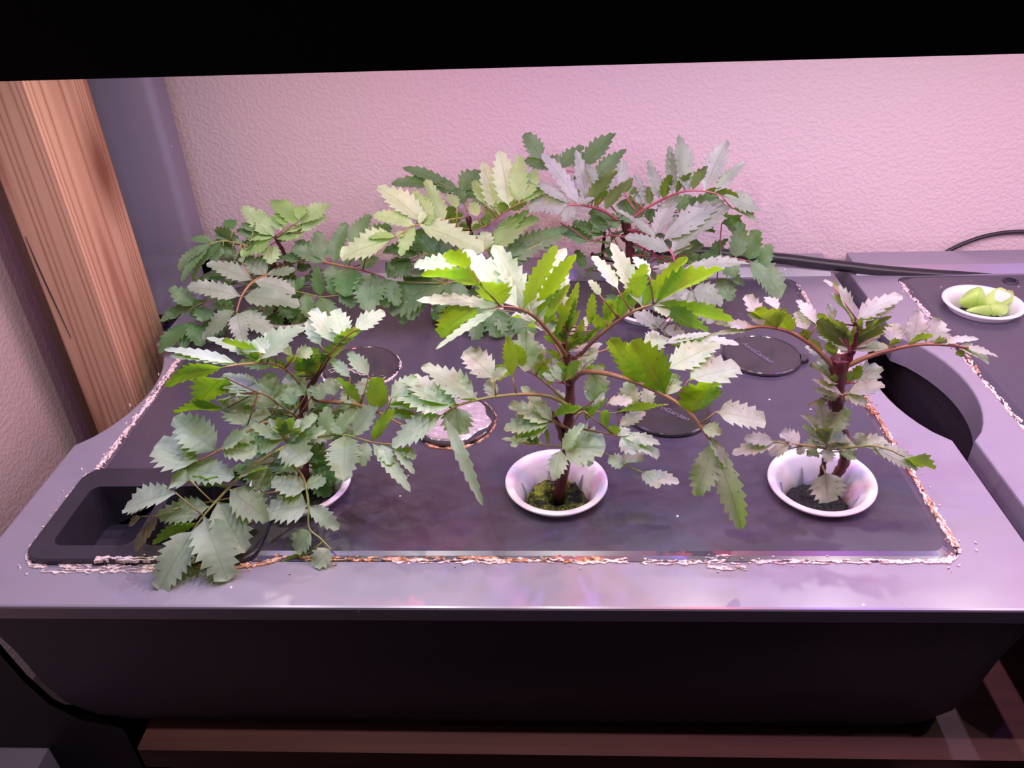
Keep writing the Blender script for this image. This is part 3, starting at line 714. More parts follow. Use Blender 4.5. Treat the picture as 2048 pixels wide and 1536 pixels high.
# ---- centre front marigold
CR = (750, 450, 2.3625)
pc = plant('marigold_plant', pbase('f2'), 'tall centre marigold with arching bright green leaves rising from the mossy white basket', CR,
 [([(868,1300,26.2),(900,1090,26.3),(915,930,26.3),(922,760,26.3),(908,650,26.4),(900,560,26.4),(895,450,26.3)], .0026, .0010),
  ([(905,1030,26.3),(960,985,26.0),(1010,960,25.8)], .0016, .0010), ([(885,1010,26.3),(860,930,26.2),(800,850,26.0)], .0016, .0009)],
 [ dict(r=[(905,620,26.3),(850,540,25.8),(760,440,25.1),(680,395,24.6),(595,385,24.2)], w=26, l="""
   600,385,512,262,130 u; 700,400,862,88,82 u; 765,428,950,138,74 u; 812,478,925,265,58 u; 872,525,940,320,48 u;
   705,335,412,115,125,1.2 t; 745,400,556,88,115,1.2 t; 765,340,905,105,95,1.5 t; 560,370,190,355,62 t; 505,285,212,238,74,-.8 u; 450,212,182,190,80,1 t;
   450,210,322,135,62 u; 560,390,286,588,34,-1.0 k; 480,385,308,530,120,.4 u; 800,420,770,240,80,1.2 t; 845,520,800,380,70,1 t"""),
   dict(r=[(960,620,26.4),(1050,530,26.0),(1180,430,25.5),(1250,395,25.2),(1315,375,25.0)], w=28, l="""
   1205,390,1282,172,90 u; 1252,370,1475,150,86 u; 1330,345,1655,203,96 u; 1130,420,1205,295,66 u; 1090,450,1110,345,52 u; 1060,470,1185,310,62 u;
   1315,372,1712,456,60,-.3 u; 1380,385,1592,512,56,-.5 u; 1245,325,1112,75,86,1.5 t; 1150,310,1022,140,50,1.4 t; 1300,245,1222,150,56,1.2 t; 1065,335,1008,258,36 t; 1320,380,1390,430,50 t"""),
   dict(r=[(905,600,26.3),(905,520,26.2),(900,430,26.2)], w=14, l="""
   960,490,948,335,40 u; 1010,480,1032,315,48 u; 930,470,962,268,42 u; 902,470,872,270,52 t; 880,350,905,218,44 t; 850,500,822,400,42 u; 1055,500,1040,415,50 u; 895,480,912,350,44 u; 925,540,905,430,40 t; 980,560,1075,480,38 u; 850,560,800,520,34 u; 945,600,1080,560,30 t; 870,430,840,330,50 t; 900,560,860,470,40 u; 955,560,985,440,40 u; 918,520,930,420,34 u; 890,560,820,440,34 u; 880,580,800,490,32 u; 940,520,970,400,30 u; 915,600,960,500,34 u; 900,620,870,520,30 t; 930,620,1000,520,30 u; 960,580,1040,500,34 u; 890,470,850,350,36 u; 930,430,930,330,32 u; 870,640,820,590,34 u; 950,630,1020,600,28 t; 910,640,880,580,28 u; 940,560,940,460,34 t; 975,520,1000,430,36 t"""),
   dict(r=[(905,690,26.4),(870,600,26.8),(810,510,27.2),(765,460,27.5)], w=22, s=M_stalk_red, l="""
   765,460,640,430,90,.3 b; 800,500,700,480,60 b; 760,455,740,360,70 t"""),
   dict(r=[(935,730,26.2),(990,695,25.6),(1100,703,24.8),(1250,750,24.0),(1400,822,23.3),(1490,890,22.8),(1555,975,22.5),(1610,1050,22.3)], w=34, s=M_stalk_red, l="""
   1385,800,1205,540,150,-.2 u; 1265,735,1105,528,130,-.1 u; 1495,890,1600,738,195,-.2 uo; 1372,690,1632,560,90,.8 t; 1480,735,1728,672,125,.6 to; 1612,882,1852,930,105,.1 to;
   1255,600,1385,528,80,.8 t; 1610,1020,1512,1300,118,-.5 dc; 1612,1040,1745,1470,104,-.6 d; 1590,985,1702,1185,52,-.3 d; 1400,790,1420,700,90,.6 t; 1540,960,1640,990,60,-.3 t"""),
   dict(r=[(960,640,26.8),(1120,580,28.2),(1270,560,29.3),(1380,560,30.0)], w=14, l="""
   1380,562,1728,562,44,.1 t; 1370,552,1592,512,42,.3 t; 1380,570,1600,590,42,-.1 u; 1290,560,1330,500,60 t; 1150,575,1230,620,60 t"""),
   dict(r=[(925,860,26.2),(830,812,25.8),(700,800,25.2),(540,815,24.6),(400,850,24.1),(325,893,23.8)], w=26, s=M_stalk_green, l="""
   470,800,218,668,95,.5 t; 562,722,414,592,128,.8 t; 392,850,95,820,118,.3 t; 400,862,55,852,56,.6 t; 330,895,72,1052,98,-.5 t; 395,875,402,995,125,-.1 ko; 240,1000,518,1345,56,-1.0 k; 350,850,140,730,110,1.5 b;
   650,720,628,522,66 u; 560,800,520,740,60 t; 480,815,320,780,70,.9 b"""),
   dict(r=[(905,830,26.4),(820,760,26.5),(740,700,26.3),(640,655,26.0)], w=18, s=M_stalk_green, l="""
   745,650,716,498,120,.5 t; 640,680,575,740,60,-.2 u; 700,650,670,560,60 u; 770,700,790,600,40 u; 800,720,825,620,40 u; 660,690,740,680,40 t; 820,760,860,680,40 u; 790,690,760,560,50 t; 800,640,780,560,44 t; 640,650,520,760,46,-.3 k"""),
   dict(r=[(900,960,26.2),(840,930,25.6)], w=12, l="""
   840,905,622,848,80,.3 t; 862,885,688,758,60,.4 t; 832,940,596,965,88,-.1 t; 932,892,848,780,54,.3 t; 830,952,655,1010,62,-.2 t; 760,930,700,900,70,.2 b"""),
   dict(r=[(905,1000,26.2),(960,900,25.2),(990,880,25.0)], w=10, l="""
   830,912,1028,858,60,-.1 u; 1090,960,1090,870,46 u; 1140,1000,1118,945,56 u; 1000,920,1060,850,36 u"""),
   dict(r=[(905,1050,26.0),(880,1062,25.0)], w=12, l="""
   885,1055,1092,1045,140,-.3 to; 862,1062,848,1205,74,-.4 k; 872,1040,992,930,46,.2 t; 960,1080,1035,1130,70,-.3 k"""),
   dict(r=[(950,960,26.0),(1080,982,25.2),(1160,1002,24.8)], w=16, s=M_stalk_red, l="""
   1160,1002,1352,1036,50,.1 t; 1170,1012,1352,1098,60,-.1 t; 1150,1000,1200,960,44,.4 t; 1165,1020,1240,1080,80,-.3 k"""),
   dict(r=[(1000,1030,25.8),(1090,1080,25.2),(1180,1132,24.8),(1270,1172,24.5)], w=14, s=M_stalk_green, l="""
   1260,1170,1352,1242,56,-.3 k; 1290,1172,1442,1218,56,-.2 t; 1190,1130,1098,1108,56,.1 t; 1180,1120,1270,1065,60,.5 b"""),
   dict(r=[(925,900,26.5),(1010,880,26.8),(1120,890,27.2),(1260,862,27.6),(1385,848,28.0)], w=14, s=M_stalk_green, l="""
   1130,885,1385,848,44,.2 u; 1150,950,1285,880,46,.5 t; 1205,865,1200,735,82,.6 t; 1300,852,1290,755,66,.5 t; 1100,840,1220,830,50 t"""),
   dict(r=[(930,900,26.2),(990,860,25.6),(1035,830,25.3)], w=12, l="""
   1035,825,1052,655,92,.2 t; 1062,825,1105,735,54,.2 t; 1022,850,1005,755,44 t; 1030,870,1080,800,40 t; 1000,900,1035,850,40 u; 1040,880,1100,820,36 u"""),
   dict(r=[(922,760,26.2),(885,745,25.6)], w=10, l="""
   880,745,965,640,70,-.2 u; 870,720,840,620,36 t; 860,730,810,650,34 t; 850,740,790,700,30 t; 900,700,860,640,34 u; 960,700,1010,620,40 t; 980,680,1050,600,44 t; 1000,650,1060,560,40 t; 990,690,1090,670,34 u"""),
   dict(r=[(900,1050,26.2),(820,1042,25.6),(700,1030,25.2)], w=10, s=M_stalk_green, l="""
   820,1040,592,1010,34,.1 t; 780,1030,740,985,28 u; 730,1030,700,985,26 u; 680,1030,640,1045,30 t; 820,1030,800,950,20 u; 760,1035,690,1000,22 u"""),
 ], M_leafC, M_stalk_red, 11, M_stem_dark)
sponge(PODS['f2'], pc, M_sponge, seedv=2, label='ring of dark sponge with yellow-green moss')

# ---- front left marigold
CR = (200, 600, 2.56)
C7 = (600, 660, 3.491)
pl = plant('marigold_plant', pbase('f1'), 'bushy front left marigold spilling broad leaves over the fill tray and front rim', CR,
 [([(1050,960,26.2),(1035,800,26.3),(1040,620,26.4),(1045,470,26.4)], .0028, .0016), ([(1045,480,26.4),(1115,385,26.3),(1175,285,26.2)], .0013, .0008)],
 [ dict(r=[(1115,385,26.3),(1175,280,26.0),(1240,205,25.8),(1310,150,25.6)], w=16, l="""
   1195,225,1072,38,88,1.2 t; 1242,165,1200,42,95,1.0 t; 1290,140,1465,55,90,.9 t; 1200,255,1335,148,60 u; 1130,235,1055,98,70,1.1 t; 1110,330,1255,212,66 u; 1060,350,1112,240,48 u; 1050,410,1165,272,66 u; 1010,350,1085,268,50 u; 1010,390,1100,310,54 u; 960,330,1000,280,40 u"""),
   dict(r=[(1035,440,26.2),(960,362,25.4),(880,325,24.9),(740,328,24.2),(640,342,23.8)], w=20, l="""
   700,270,312,248,42,.5 t; 722,288,355,287,36,.3 t; 905,290,538,190,50,1.0 t; 860,285,620,203,62,.2 u; 930,305,705,325,72,.2 t; 905,285,848,158,56,1.2 t; 985,295,880,165,46,1.2 t; 800,245,1055,128,110,1.2 b; 1000,285,1092,262,64,.3 t; 640,345,328,446,66,.1 u; 940,375,840,320,80,.2 u; 870,280,790,200,60,1 t; 820,270,700,225,50,1 t"""),
   dict(r=[(1040,620,26.2),(950,560,25.4),(870,500,24.8),(800,470,24.5)], w=16, l="""
   640,395,498,540,118,.2 u; 842,482,605,410,100,.5 t; 852,455,632,378,66,.8 t; 862,512,872,365,98,.5 t; 1052,490,940,388,110,.6 t; 880,570,695,510,66,.2 t; 655,550,378,576,60,.3 u; 755,640,655,505,110,.6 t; 900,500,960,430,60 t; 1080,500,1090,440,70 t; 880,590,760,600,56,0 t; 700,480,640,520,80,.4 b"""),
   dict(r=[(1035,640,26.0),(860,622,25.0),(740,685,24.3),(600,775,23.7),(505,825,23.4)], w=26, l="""
   588,735,375,595,140,.6 t; 465,842,272,750,150,.4 t; 418,868,702,905,105,-.3 t; 585,722,755,690,64,-.1 t; 700,770,830,670,80,.4 t; 640,780,810,790,90,-.2 t"""),
   dict(r=[(1010,720,25.8),(840,810,24.5),(700,922,23.3),(600,1025,22.7),(530,1105,22.2),(475,1180,21.9)], w=24, s=M_stalk_green, l="""
   385,985,108,1078,120,-.2 t; 560,1055,285,1112,95,0 t; 650,972,870,1138,128,-.3 t; 605,1040,748,1305,140,-.6 k; 545,1120,660,1452,160,-.9 ko; 480,1165,290,1512,160,-1.0 do; 500,1145,268,1252,56,-.3 u;
   640,955,440,925,80,.2 u; 460,920,355,935,80,.3 t; 735,805,872,975,115,-.3 t; 600,900,560,960,80,.1 b; 700,900,860,860,80,.3 b"""),
   dict(r=[(1000,960,25.2),(700,1010,23.8),(420,1060,22.6),(300,1105,22.0)], w=8, s=M_stalk_green, l="""
   292,1118,168,1302,56,-.3 dy; 212,1108,146,1156,38,-.1 ty; 700,1010,780,1090,80,-.3 k"""),
   dict(r=[(1030,800,25.8),(985,760,24.6),(945,715,24.0)], w=12, s=M_stalk_green, l="""
   930,732,798,782,76,-.2 t; 945,745,1065,838,140,-.4 ko; 972,722,1118,590,66,.4 t; 985,725,1165,658,64,.2 t; 930,702,765,638,64,.4 t; 1050,702,1205,690,76,-.1 t; 940,700,910,600,44 u; 960,700,985,600,44 u; 925,690,860,600,44 t; 965,690,1030,610,44 t; 950,690,940,620,36 u; 930,690,880,650,34 u; 975,700,1020,660,34 u"""),
   dict(r=[(1030,860,25.6),(985,835,24.6),(1045,920,23.6),(1068,1050,22.8),(1070,1165,22.3),(1130,1222,22.0),(1185,1280,21.8)], w=20, s=M_stalk_green, l="""
   1062,1060,858,1085,138,-.1 to; 1072,1185,1000,1292,98,-.2 ko; 1078,1290,908,1412,66,-.3 u; 1182,1262,1092,1372,110,-.3 d; 1082,1050,1232,1182,66,-.3 k; 1062,930,1162,935,68,-.1 t; 1050,965,868,930,108,.1 t; 1000,900,900,880,90,.1 b"""),
   dict(crop=C7, r=[(120,490,26.0),(380,515,25.2),(560,580,24.6),(690,650,24.2),(780,690,24.0)], w=40, l="""
   430,498,255,320,84,-.1 u; 540,530,540,325,165,-.2 uo; 480,325,335,150,96,.8 t; 352,330,215,200,72,.8 t; 400,490,300,420,100,.6 t; 640,475,820,325,135,.6 t; 600,525,812,600,72,0 t; 420,460,470,330,90,.7 t; 610,620,660,560,60,.2 u; 180,470,90,370,90,.5 t; 240,460,200,330,100,.5 t; 620,520,810,430,110,.8 b"""),
   dict(crop=C7, r=[(100,740,25.6),(230,732,25.0),(340,736,24.5),(500,782,23.9),(650,800,23.4)], w=22, s=M_stalk_green, l="""
   502,778,655,545,82,-.1 u; 252,708,452,505,116,.5 t; 378,712,545,500,120,.4 t; 322,745,308,1055,188,-1.0 k; 485,800,778,1140,92,-.9 k; 468,805,428,965,95,-.4 d; 645,845,802,1012,62,-.4 k; 702,828,812,902,66,-.2 k; 170,700,200,520,110,.5 t; 100,690,50,560,100,.5 t; 560,780,640,950,90,-.4 d; 300,720,240,640,90,.5 b"""),
   dict(r=[(1045,820,26.4),(1020,800,26.6)], w=10, s=M_stalk_green, m=M_leafB, l="""
   1040,800,900,820,80 t; 1060,820,1170,770,90 t; 1080,860,1190,840,90 t; 1040,850,1000,760,80 t; 1060,900,1180,900,80,.2 b; 1000,860,860,850,80 b; 1030,930,830,980,100,.2 t; 1120,840,1200,950,80 k; 990,850,900,760,90 t; 960,800,1060,760,90,.2 t; 900,860,800,830,90,.3 b; 860,930,720,870,80,.2 t; 940,880,820,900,76,.1 t; 900,960,800,1040,80,-.3 k; 1140,860,1240,930,80,-.2 k; 1100,920,1180,1010,80,-.3 k; 820,900,680,860,80,.2 b; 760,920,640,880,80,.2 b; 960,920,900,1010,76,-.3 k; 860,800,760,740,80,.3 t; 1160,800,1280,780,76,.1 t; 1030,900,960,980,90,-.2 k; 1080,790,1130,690,90,.5 t; 800,850,720,880,90,.2 t"""),
   dict(r=[(1045,640,26.6),(1000,600,26.9)], w=10, m=M_leafB, l="""
   1000,620,880,560,90 t; 1050,600,1000,520,90 t; 1080,600,1190,540,100 t; 1060,640,1190,640,80,.2 t; 1000,660,860,690,80,.2 t; 960,560,860,470,90 t; 1120,560,1060,470,90 t; 1180,640,1300,560,90,.5 t; 940,640,800,560,70,.3 t; 900,740,780,700,66,.2 t; 820,640,700,590,64,.4 t; 1100,500,1180,420,60,.8 t; 1000,540,930,440,64,.7 t; 1140,700,1260,640,60,.3 t; 1220,560,1330,480,64,.6 t; 860,560,760,470,60,.6 t; 1080,700,1180,600,66,.4 t; 960,680,850,640,60,.3 t; 1200,720,1300,660,90,.4 t; 900,650,770,620,80,.3 t; 1150,480,1240,420,80,.8 t"""),
 ], M_leafL, M_stalk_red, 23, M_stem_dark)
sponge(PODS['f1'], pl, M_soil, seedv=4, hole=False)

# ---- front right marigold
CR = (1350, 520, 2.438)
pr_ = plant('marigold_plant', pbase('f3'), 'slender front right marigold with a whorled purple-edged top and a lower rosette', CR,
 [([(700,1165,26.1),(708,1090,26.2),(722,1010,26.1),(735,950,26.0)], .0014, .0010),
  ([(745,1110,26.3),(790,1045,26.4),(825,985,26.5),(832,900,26.4),(808,830,26.3),(788,740,26.2),(785,660,26.2),(795,560,26.2),(805,480,26.2)], .0019, .0034),
  ([(808,520,26.2),(850,460,26.2),(872,400,26.2),(885,300,26.2)], .0024, .0007)],
 [ dict(r=[(790,540,26.2),(700,445,25.8),(620,385,25.4),(540,345,25.1),(430,325,24.8),(340,335,24.6)], w=32, l="""
   492,328,385,236,92 u; 572,348,478,238,78 u; 440,292,342,162,92,.8 t; 502,245,440,178,56,.8 t; 385,302,188,305,48,.2 t; 432,332,155,372,32,-.1 k; 642,345,588,250,80,.7 t; 652,385,636,338,54 u; 690,320,588,188,58,.9 t; 705,500,630,418,56,.5 t; 730,440,640,380,40 u"""),
   dict(r=[(875,340,26.2),(885,290,26.3)], w=10, s=M_stalk_purple, l="""
   875,322,768,95,80,.4 t; 845,312,752,165,72,.3 t; 772,130,724,98,30 t; 905,285,1110,172,84,.6 t; 925,310,1075,215,70,.4 t; 765,300,750,212,46 t; 905,360,905,278,36 u; 940,340,960,270,34 u"""),
   dict(r=[(850,450,26.0),(850,430,25.8)], w=10, s=M_stalk_purple, l="""
   845,425,678,285,84,-.1 u; 838,408,688,252,60,.0 u; 862,410,848,345,46 u; 882,410,995,285,46 u; 905,380,1062,265,44,.1 u; 915,405,1062,318,54,-.1 u; 872,435,1078,310,40,.2 t; 855,445,695,368,40,.3 t; 1085,440,805,448,48,.0 h; 800,380,790,290,40 t; 830,380,800,300,40 u; 850,400,830,330,30 u; 890,420,950,340,40 u; 870,420,880,320,36 u; 780,470,740,400,40 u"""),
   dict(r=[(830,520,26.1),(940,472,25.8),(1080,432,25.6),(1200,412,25.5),(1330,415,25.4),(1430,428,25.3)], w=34, l="""
   1145,402,1192,240,105,.7 t; 1062,405,1070,305,80,.6 t; 1222,395,1300,285,105,.7 t; 1250,402,1485,384,32,.2 t; 1400,432,1578,472,30,0 t; 1375,432,1532,502,58,0 t; 1040,418,1105,395,40 u; 1125,422,1268,365,36 u; 1240,415,1330,400,40 u; 1380,440,1400,475,40,-.1 u"""),
   dict(r=[(795,600,26.1),(790,620,25.9)], w=8, s=M_stalk_purple, l="""
   768,600,652,512,92,.2 t; 882,600,1010,518,86,.3 t; 872,590,905,512,56,.1 u; 760,560,640,410,44,.5 t; 800,620,770,560,40 u; 850,600,850,540,44 u"""),
   dict(r=[(790,670,26.0),(840,655,25.4)], w=8, s=M_stalk_purple, l="""
   850,650,1034,605,62,.1 t; 822,648,662,582,42,.1 t; 805,658,676,632,32,.1 t; 855,660,935,702,66,-.2 t; 800,670,720,660,50,.1 t; 790,700,640,715,26,.1 ky; 830,690,860,640,60,.3 b; 790,690,700,640,50,.2 t"""),
   dict(r=[(735,950,25.9),(738,900,25.6)], w=12, s=M_stalk_green, m=M_leafR, l="""
   732,840,700,672,86,.3 t; 752,840,852,722,86,.3 t; 722,850,614,752,54,.3 t; 712,878,616,802,48,.3 t; 742,925,748,990,115,-.5 to; 780,905,892,910,60,0 t; 700,915,622,905,66,.1 t; 800,935,885,965,50,-.2 t; 780,885,848,868,44,.2 t; 760,890,820,800,40 t; 720,890,700,820,34 u; 750,890,770,810,34 u; 735,890,735,800,30 u; 700,940,640,950,50,-.2 t; 760,920,860,880,44,.1 t; 715,900,650,870,40 t"""),
   dict(r=[(730,920,25.8),(640,905,25.2),(560,895,24.9),(480,885,24.7)], w=20, s=M_stalk_green, m=M_leafR, l="""
   612,902,510,840,88,.3 t; 500,892,276,950,68,-.1 to; 485,885,335,872,50,.1 t; 562,902,455,955,56,-.1 t; 620,910,600,950,50,-.2 t"""),
   dict(r=[(750,925,25.8),(860,915,25.3),(960,905,25.0),(1060,930,24.7)], w=20, s=M_stalk_green, m=M_leafR, l="""
   892,915,900,838,78,.3 to; 900,900,1040,880,64,.2 t; 960,905,1190,1015,76,-.2 to; 1120,960,1272,1022,60,-.2 u; 950,910,1085,978,56,-.2 t"""),
   dict(r=[(722,1010,25.9),(735,1045,25.5)], w=16, s=M_stalk_green, m=M_leafR, l="""
   735,1030,748,1195,128,-.3 do"""),
 ], M_leafP, M_stalk_red, 37, M_stem_dark)
sponge(PODS['f3'], pr_, M_soil, ztop=-.0060, seedv=6, hole=False)

# ---- back left marigold
CR = (300, 350, 3.413)
p4 = plant('marigold_plant', pbase('b1'), 'low spreading marigold at the back left beside the grey post', CR,
 [([(880,1020,41.4),(860,860,41.3),(850,700,41.2),(840,600,41.0)], .0026, .0018), ([(930,620,41.1),(915,535,41.0),(868,450,40.8),(850,420,40.8)], .0013, .0009)],
 [ dict(r=[(868,455,40.8),(845,425,40.6)], w=12, s=M_stalk_red, m=M_leafY, l="""
   835,405,620,212,118,1.2 t; 868,385,735,222,68,1.4 t; 895,385,828,285,60,1.2 t; 1015,345,825,160,125,1.6 t; 935,355,862,252,66,1.2 t; 1012,345,1245,190,105,1.4 t; 1030,385,1215,275,78,1.0 t; 950,442,1140,325,95,.9 t; 802,432,635,395,115,.4 t; 792,452,622,560,130,-.6 t; 872,422,1038,432,70,-.1 t; 905,395,1045,355,50,.3 t; 822,480,832,615,116,-.5 d; 1020,310,1040,200,80,1 t; 870,450,960,410,60 t"""),
   dict(r=[(840,600,41.0),(740,520,40.6),(620,470,40.2),(500,450,39.8),(410,470,39.4)], w=16, s=M_stalk_green, m=M_leafB, l="""
   575,445,435,372,80,.2 u; 622,470,440,400,70,.4 t; 602,560,398,452,80,.3 t; 622,535,428,440,50,.4 t; 412,488,176,660,70,-.8 t; 430,440,262,440,44,.1 t; 505,545,280,725,66,-.6 k; 400,555,195,745,56,-.8 d; 565,375,530,302,80,.9 t; 705,385,640,325,70,.9 t; 640,520,720,440,80,.6 t; 560,520,480,560,70,-.2 k; 500,500,430,590,90,-.3 k; 700,430,620,360,90,.8 b"""),
   dict(r=[(850,660,41.0),(780,690,39.6),(690,740,38.4),(625,830,37.6),(590,940,37.0)], w=34, s=M_stalk_red, l="""
   690,722,382,605,112,.2 t; 618,832,235,758,110,.0 t; 715,738,1010,812,110,-.1 t; 640,828,1038,892,135,-.2 to; 592,932,360,1130,120,-.6 t; 592,958,645,1165,125,-.8 do; 602,948,858,1100,132,-.6 t; 792,660,655,575,100,.5 t; 800,668,1000,650,60,.3 t; 630,600,625,560,40,.5 t"""),
   dict(r=[(840,760,40.8),(640,800,39.6),(420,850,38.6),(300,900,38.0)], w=14, s=M_stalk_green, m=M_leafB, l="""
   280,862,135,765,110,.3 t; 390,862,55,1000,90,-.4 t; 382,905,358,1005,120,-.5 k; 560,832,500,935,110,-.4 k; 500,705,360,680,100,.4 t; 420,800,300,700,90,.5 b; 550,750,400,700,90,.5 b; 480,860,560,960,90,-.4 k; 200,960,60,990,80,-.2 t"""),
   dict(r=[(840,900,40.8),(600,950,39.5),(400,980,38.5),(290,1010,38.0)], w=12, s=M_stalk_green, m=M_leafB, l="""
   292,1012,38,1225,120,-.6 k; 292,1015,352,1175,110,-.6 k; 242,1052,225,1205,76,-.5 k; 400,1000,420,1150,90,-.5 k; 500,980,480,1100,90,-.4 k; 350,960,250,900,90,.3 b"""),
   dict(r=[(850,640,41.0),(960,600,40.6),(1100,582,40.2),(1290,615,39.8),(1450,650,39.4),(1600,700,39.0)], w=30, s=M_stalk_red, m=M_leafB, l="""
   1195,555,1138,375,95,1.0 t; 1265,562,1345,315,100,1.3 t; 1375,505,1505,262,120,1.4 t; 1505,450,1645,345,110,1.0 t; 1205,580,955,495,100,.6 t; 1045,645,858,565,80,.5 t; 1392,640,1318,828,185,-.8 k; 1512,672,1482,945,175,-1.0 k; 1245,595,1238,765,110,-.4 k; 985,665,800,672,60,.2 t; 1450,650,1560,560,110,.8 b; 1600,700,1700,900,110,-.4 k; 1320,600,1440,500,100,.8 t; 1100,580,1010,440,100,1 t"""),
   dict(r=[(860,780,40.8),(1030,800,39.6),(1165,830,39.0),(1290,820,38.6)], w=14, s=M_stalk_green, m=M_leafB, l="""
   1162,802,1138,615,92,.3 t; 1065,822,1092,985,105,-.5 k; 1172,832,1235,1000,105,-.5 k; 1290,820,1420,780,80,.3 t; 1290,830,1400,900,100,-.2 t; 1000,790,900,720,80,.3 t; 1240,820,1250,700,90,.4 t; 1010,800,1060,700,60,.3 t"""),
   dict(r=[(850,820,41.0),(880,780,41.2)], w=10, s=M_stalk_green, m=M_leafB, l="""
   880,780,760,700,110 t; 880,760,1000,690,120 t; 860,800,700,830,120,.2 t; 900,820,1060,860,120,.1 t; 860,860,780,960,120,-.4 k; 920,860,980,980,130,-.4 k; 820,700,700,620,110,.6 t; 900,700,960,600,110,.7 t; 780,780,640,720,120,.4 b; 1000,760,1120,700,120,.5 b; 700,700,560,640,110,.5 b; 700,620,600,540,110,.7 t; 1060,700,1180,650,120,.5 b; 860,620,760,540,110,.8 t; 940,600,1060,560,110,.6 t; 640,660,500,620,110,.5 b; 860,930,860,1060,120,-.3 k; 960,930,1060,1040,110,-.3 k; 740,900,680,1020,110,-.4 k; 560,600,440,560,100,.4 b; 1000,650,1100,620,90,.5 t; 1300,740,1420,720,120,.4 b; 1120,760,1260,740,120,.3 b; 600,740,470,800,110,0 b; 1480,600,1400,540,110,.5 b"""),
 ], M_leafL, M_stalk_green, 41, M_stem_dark)

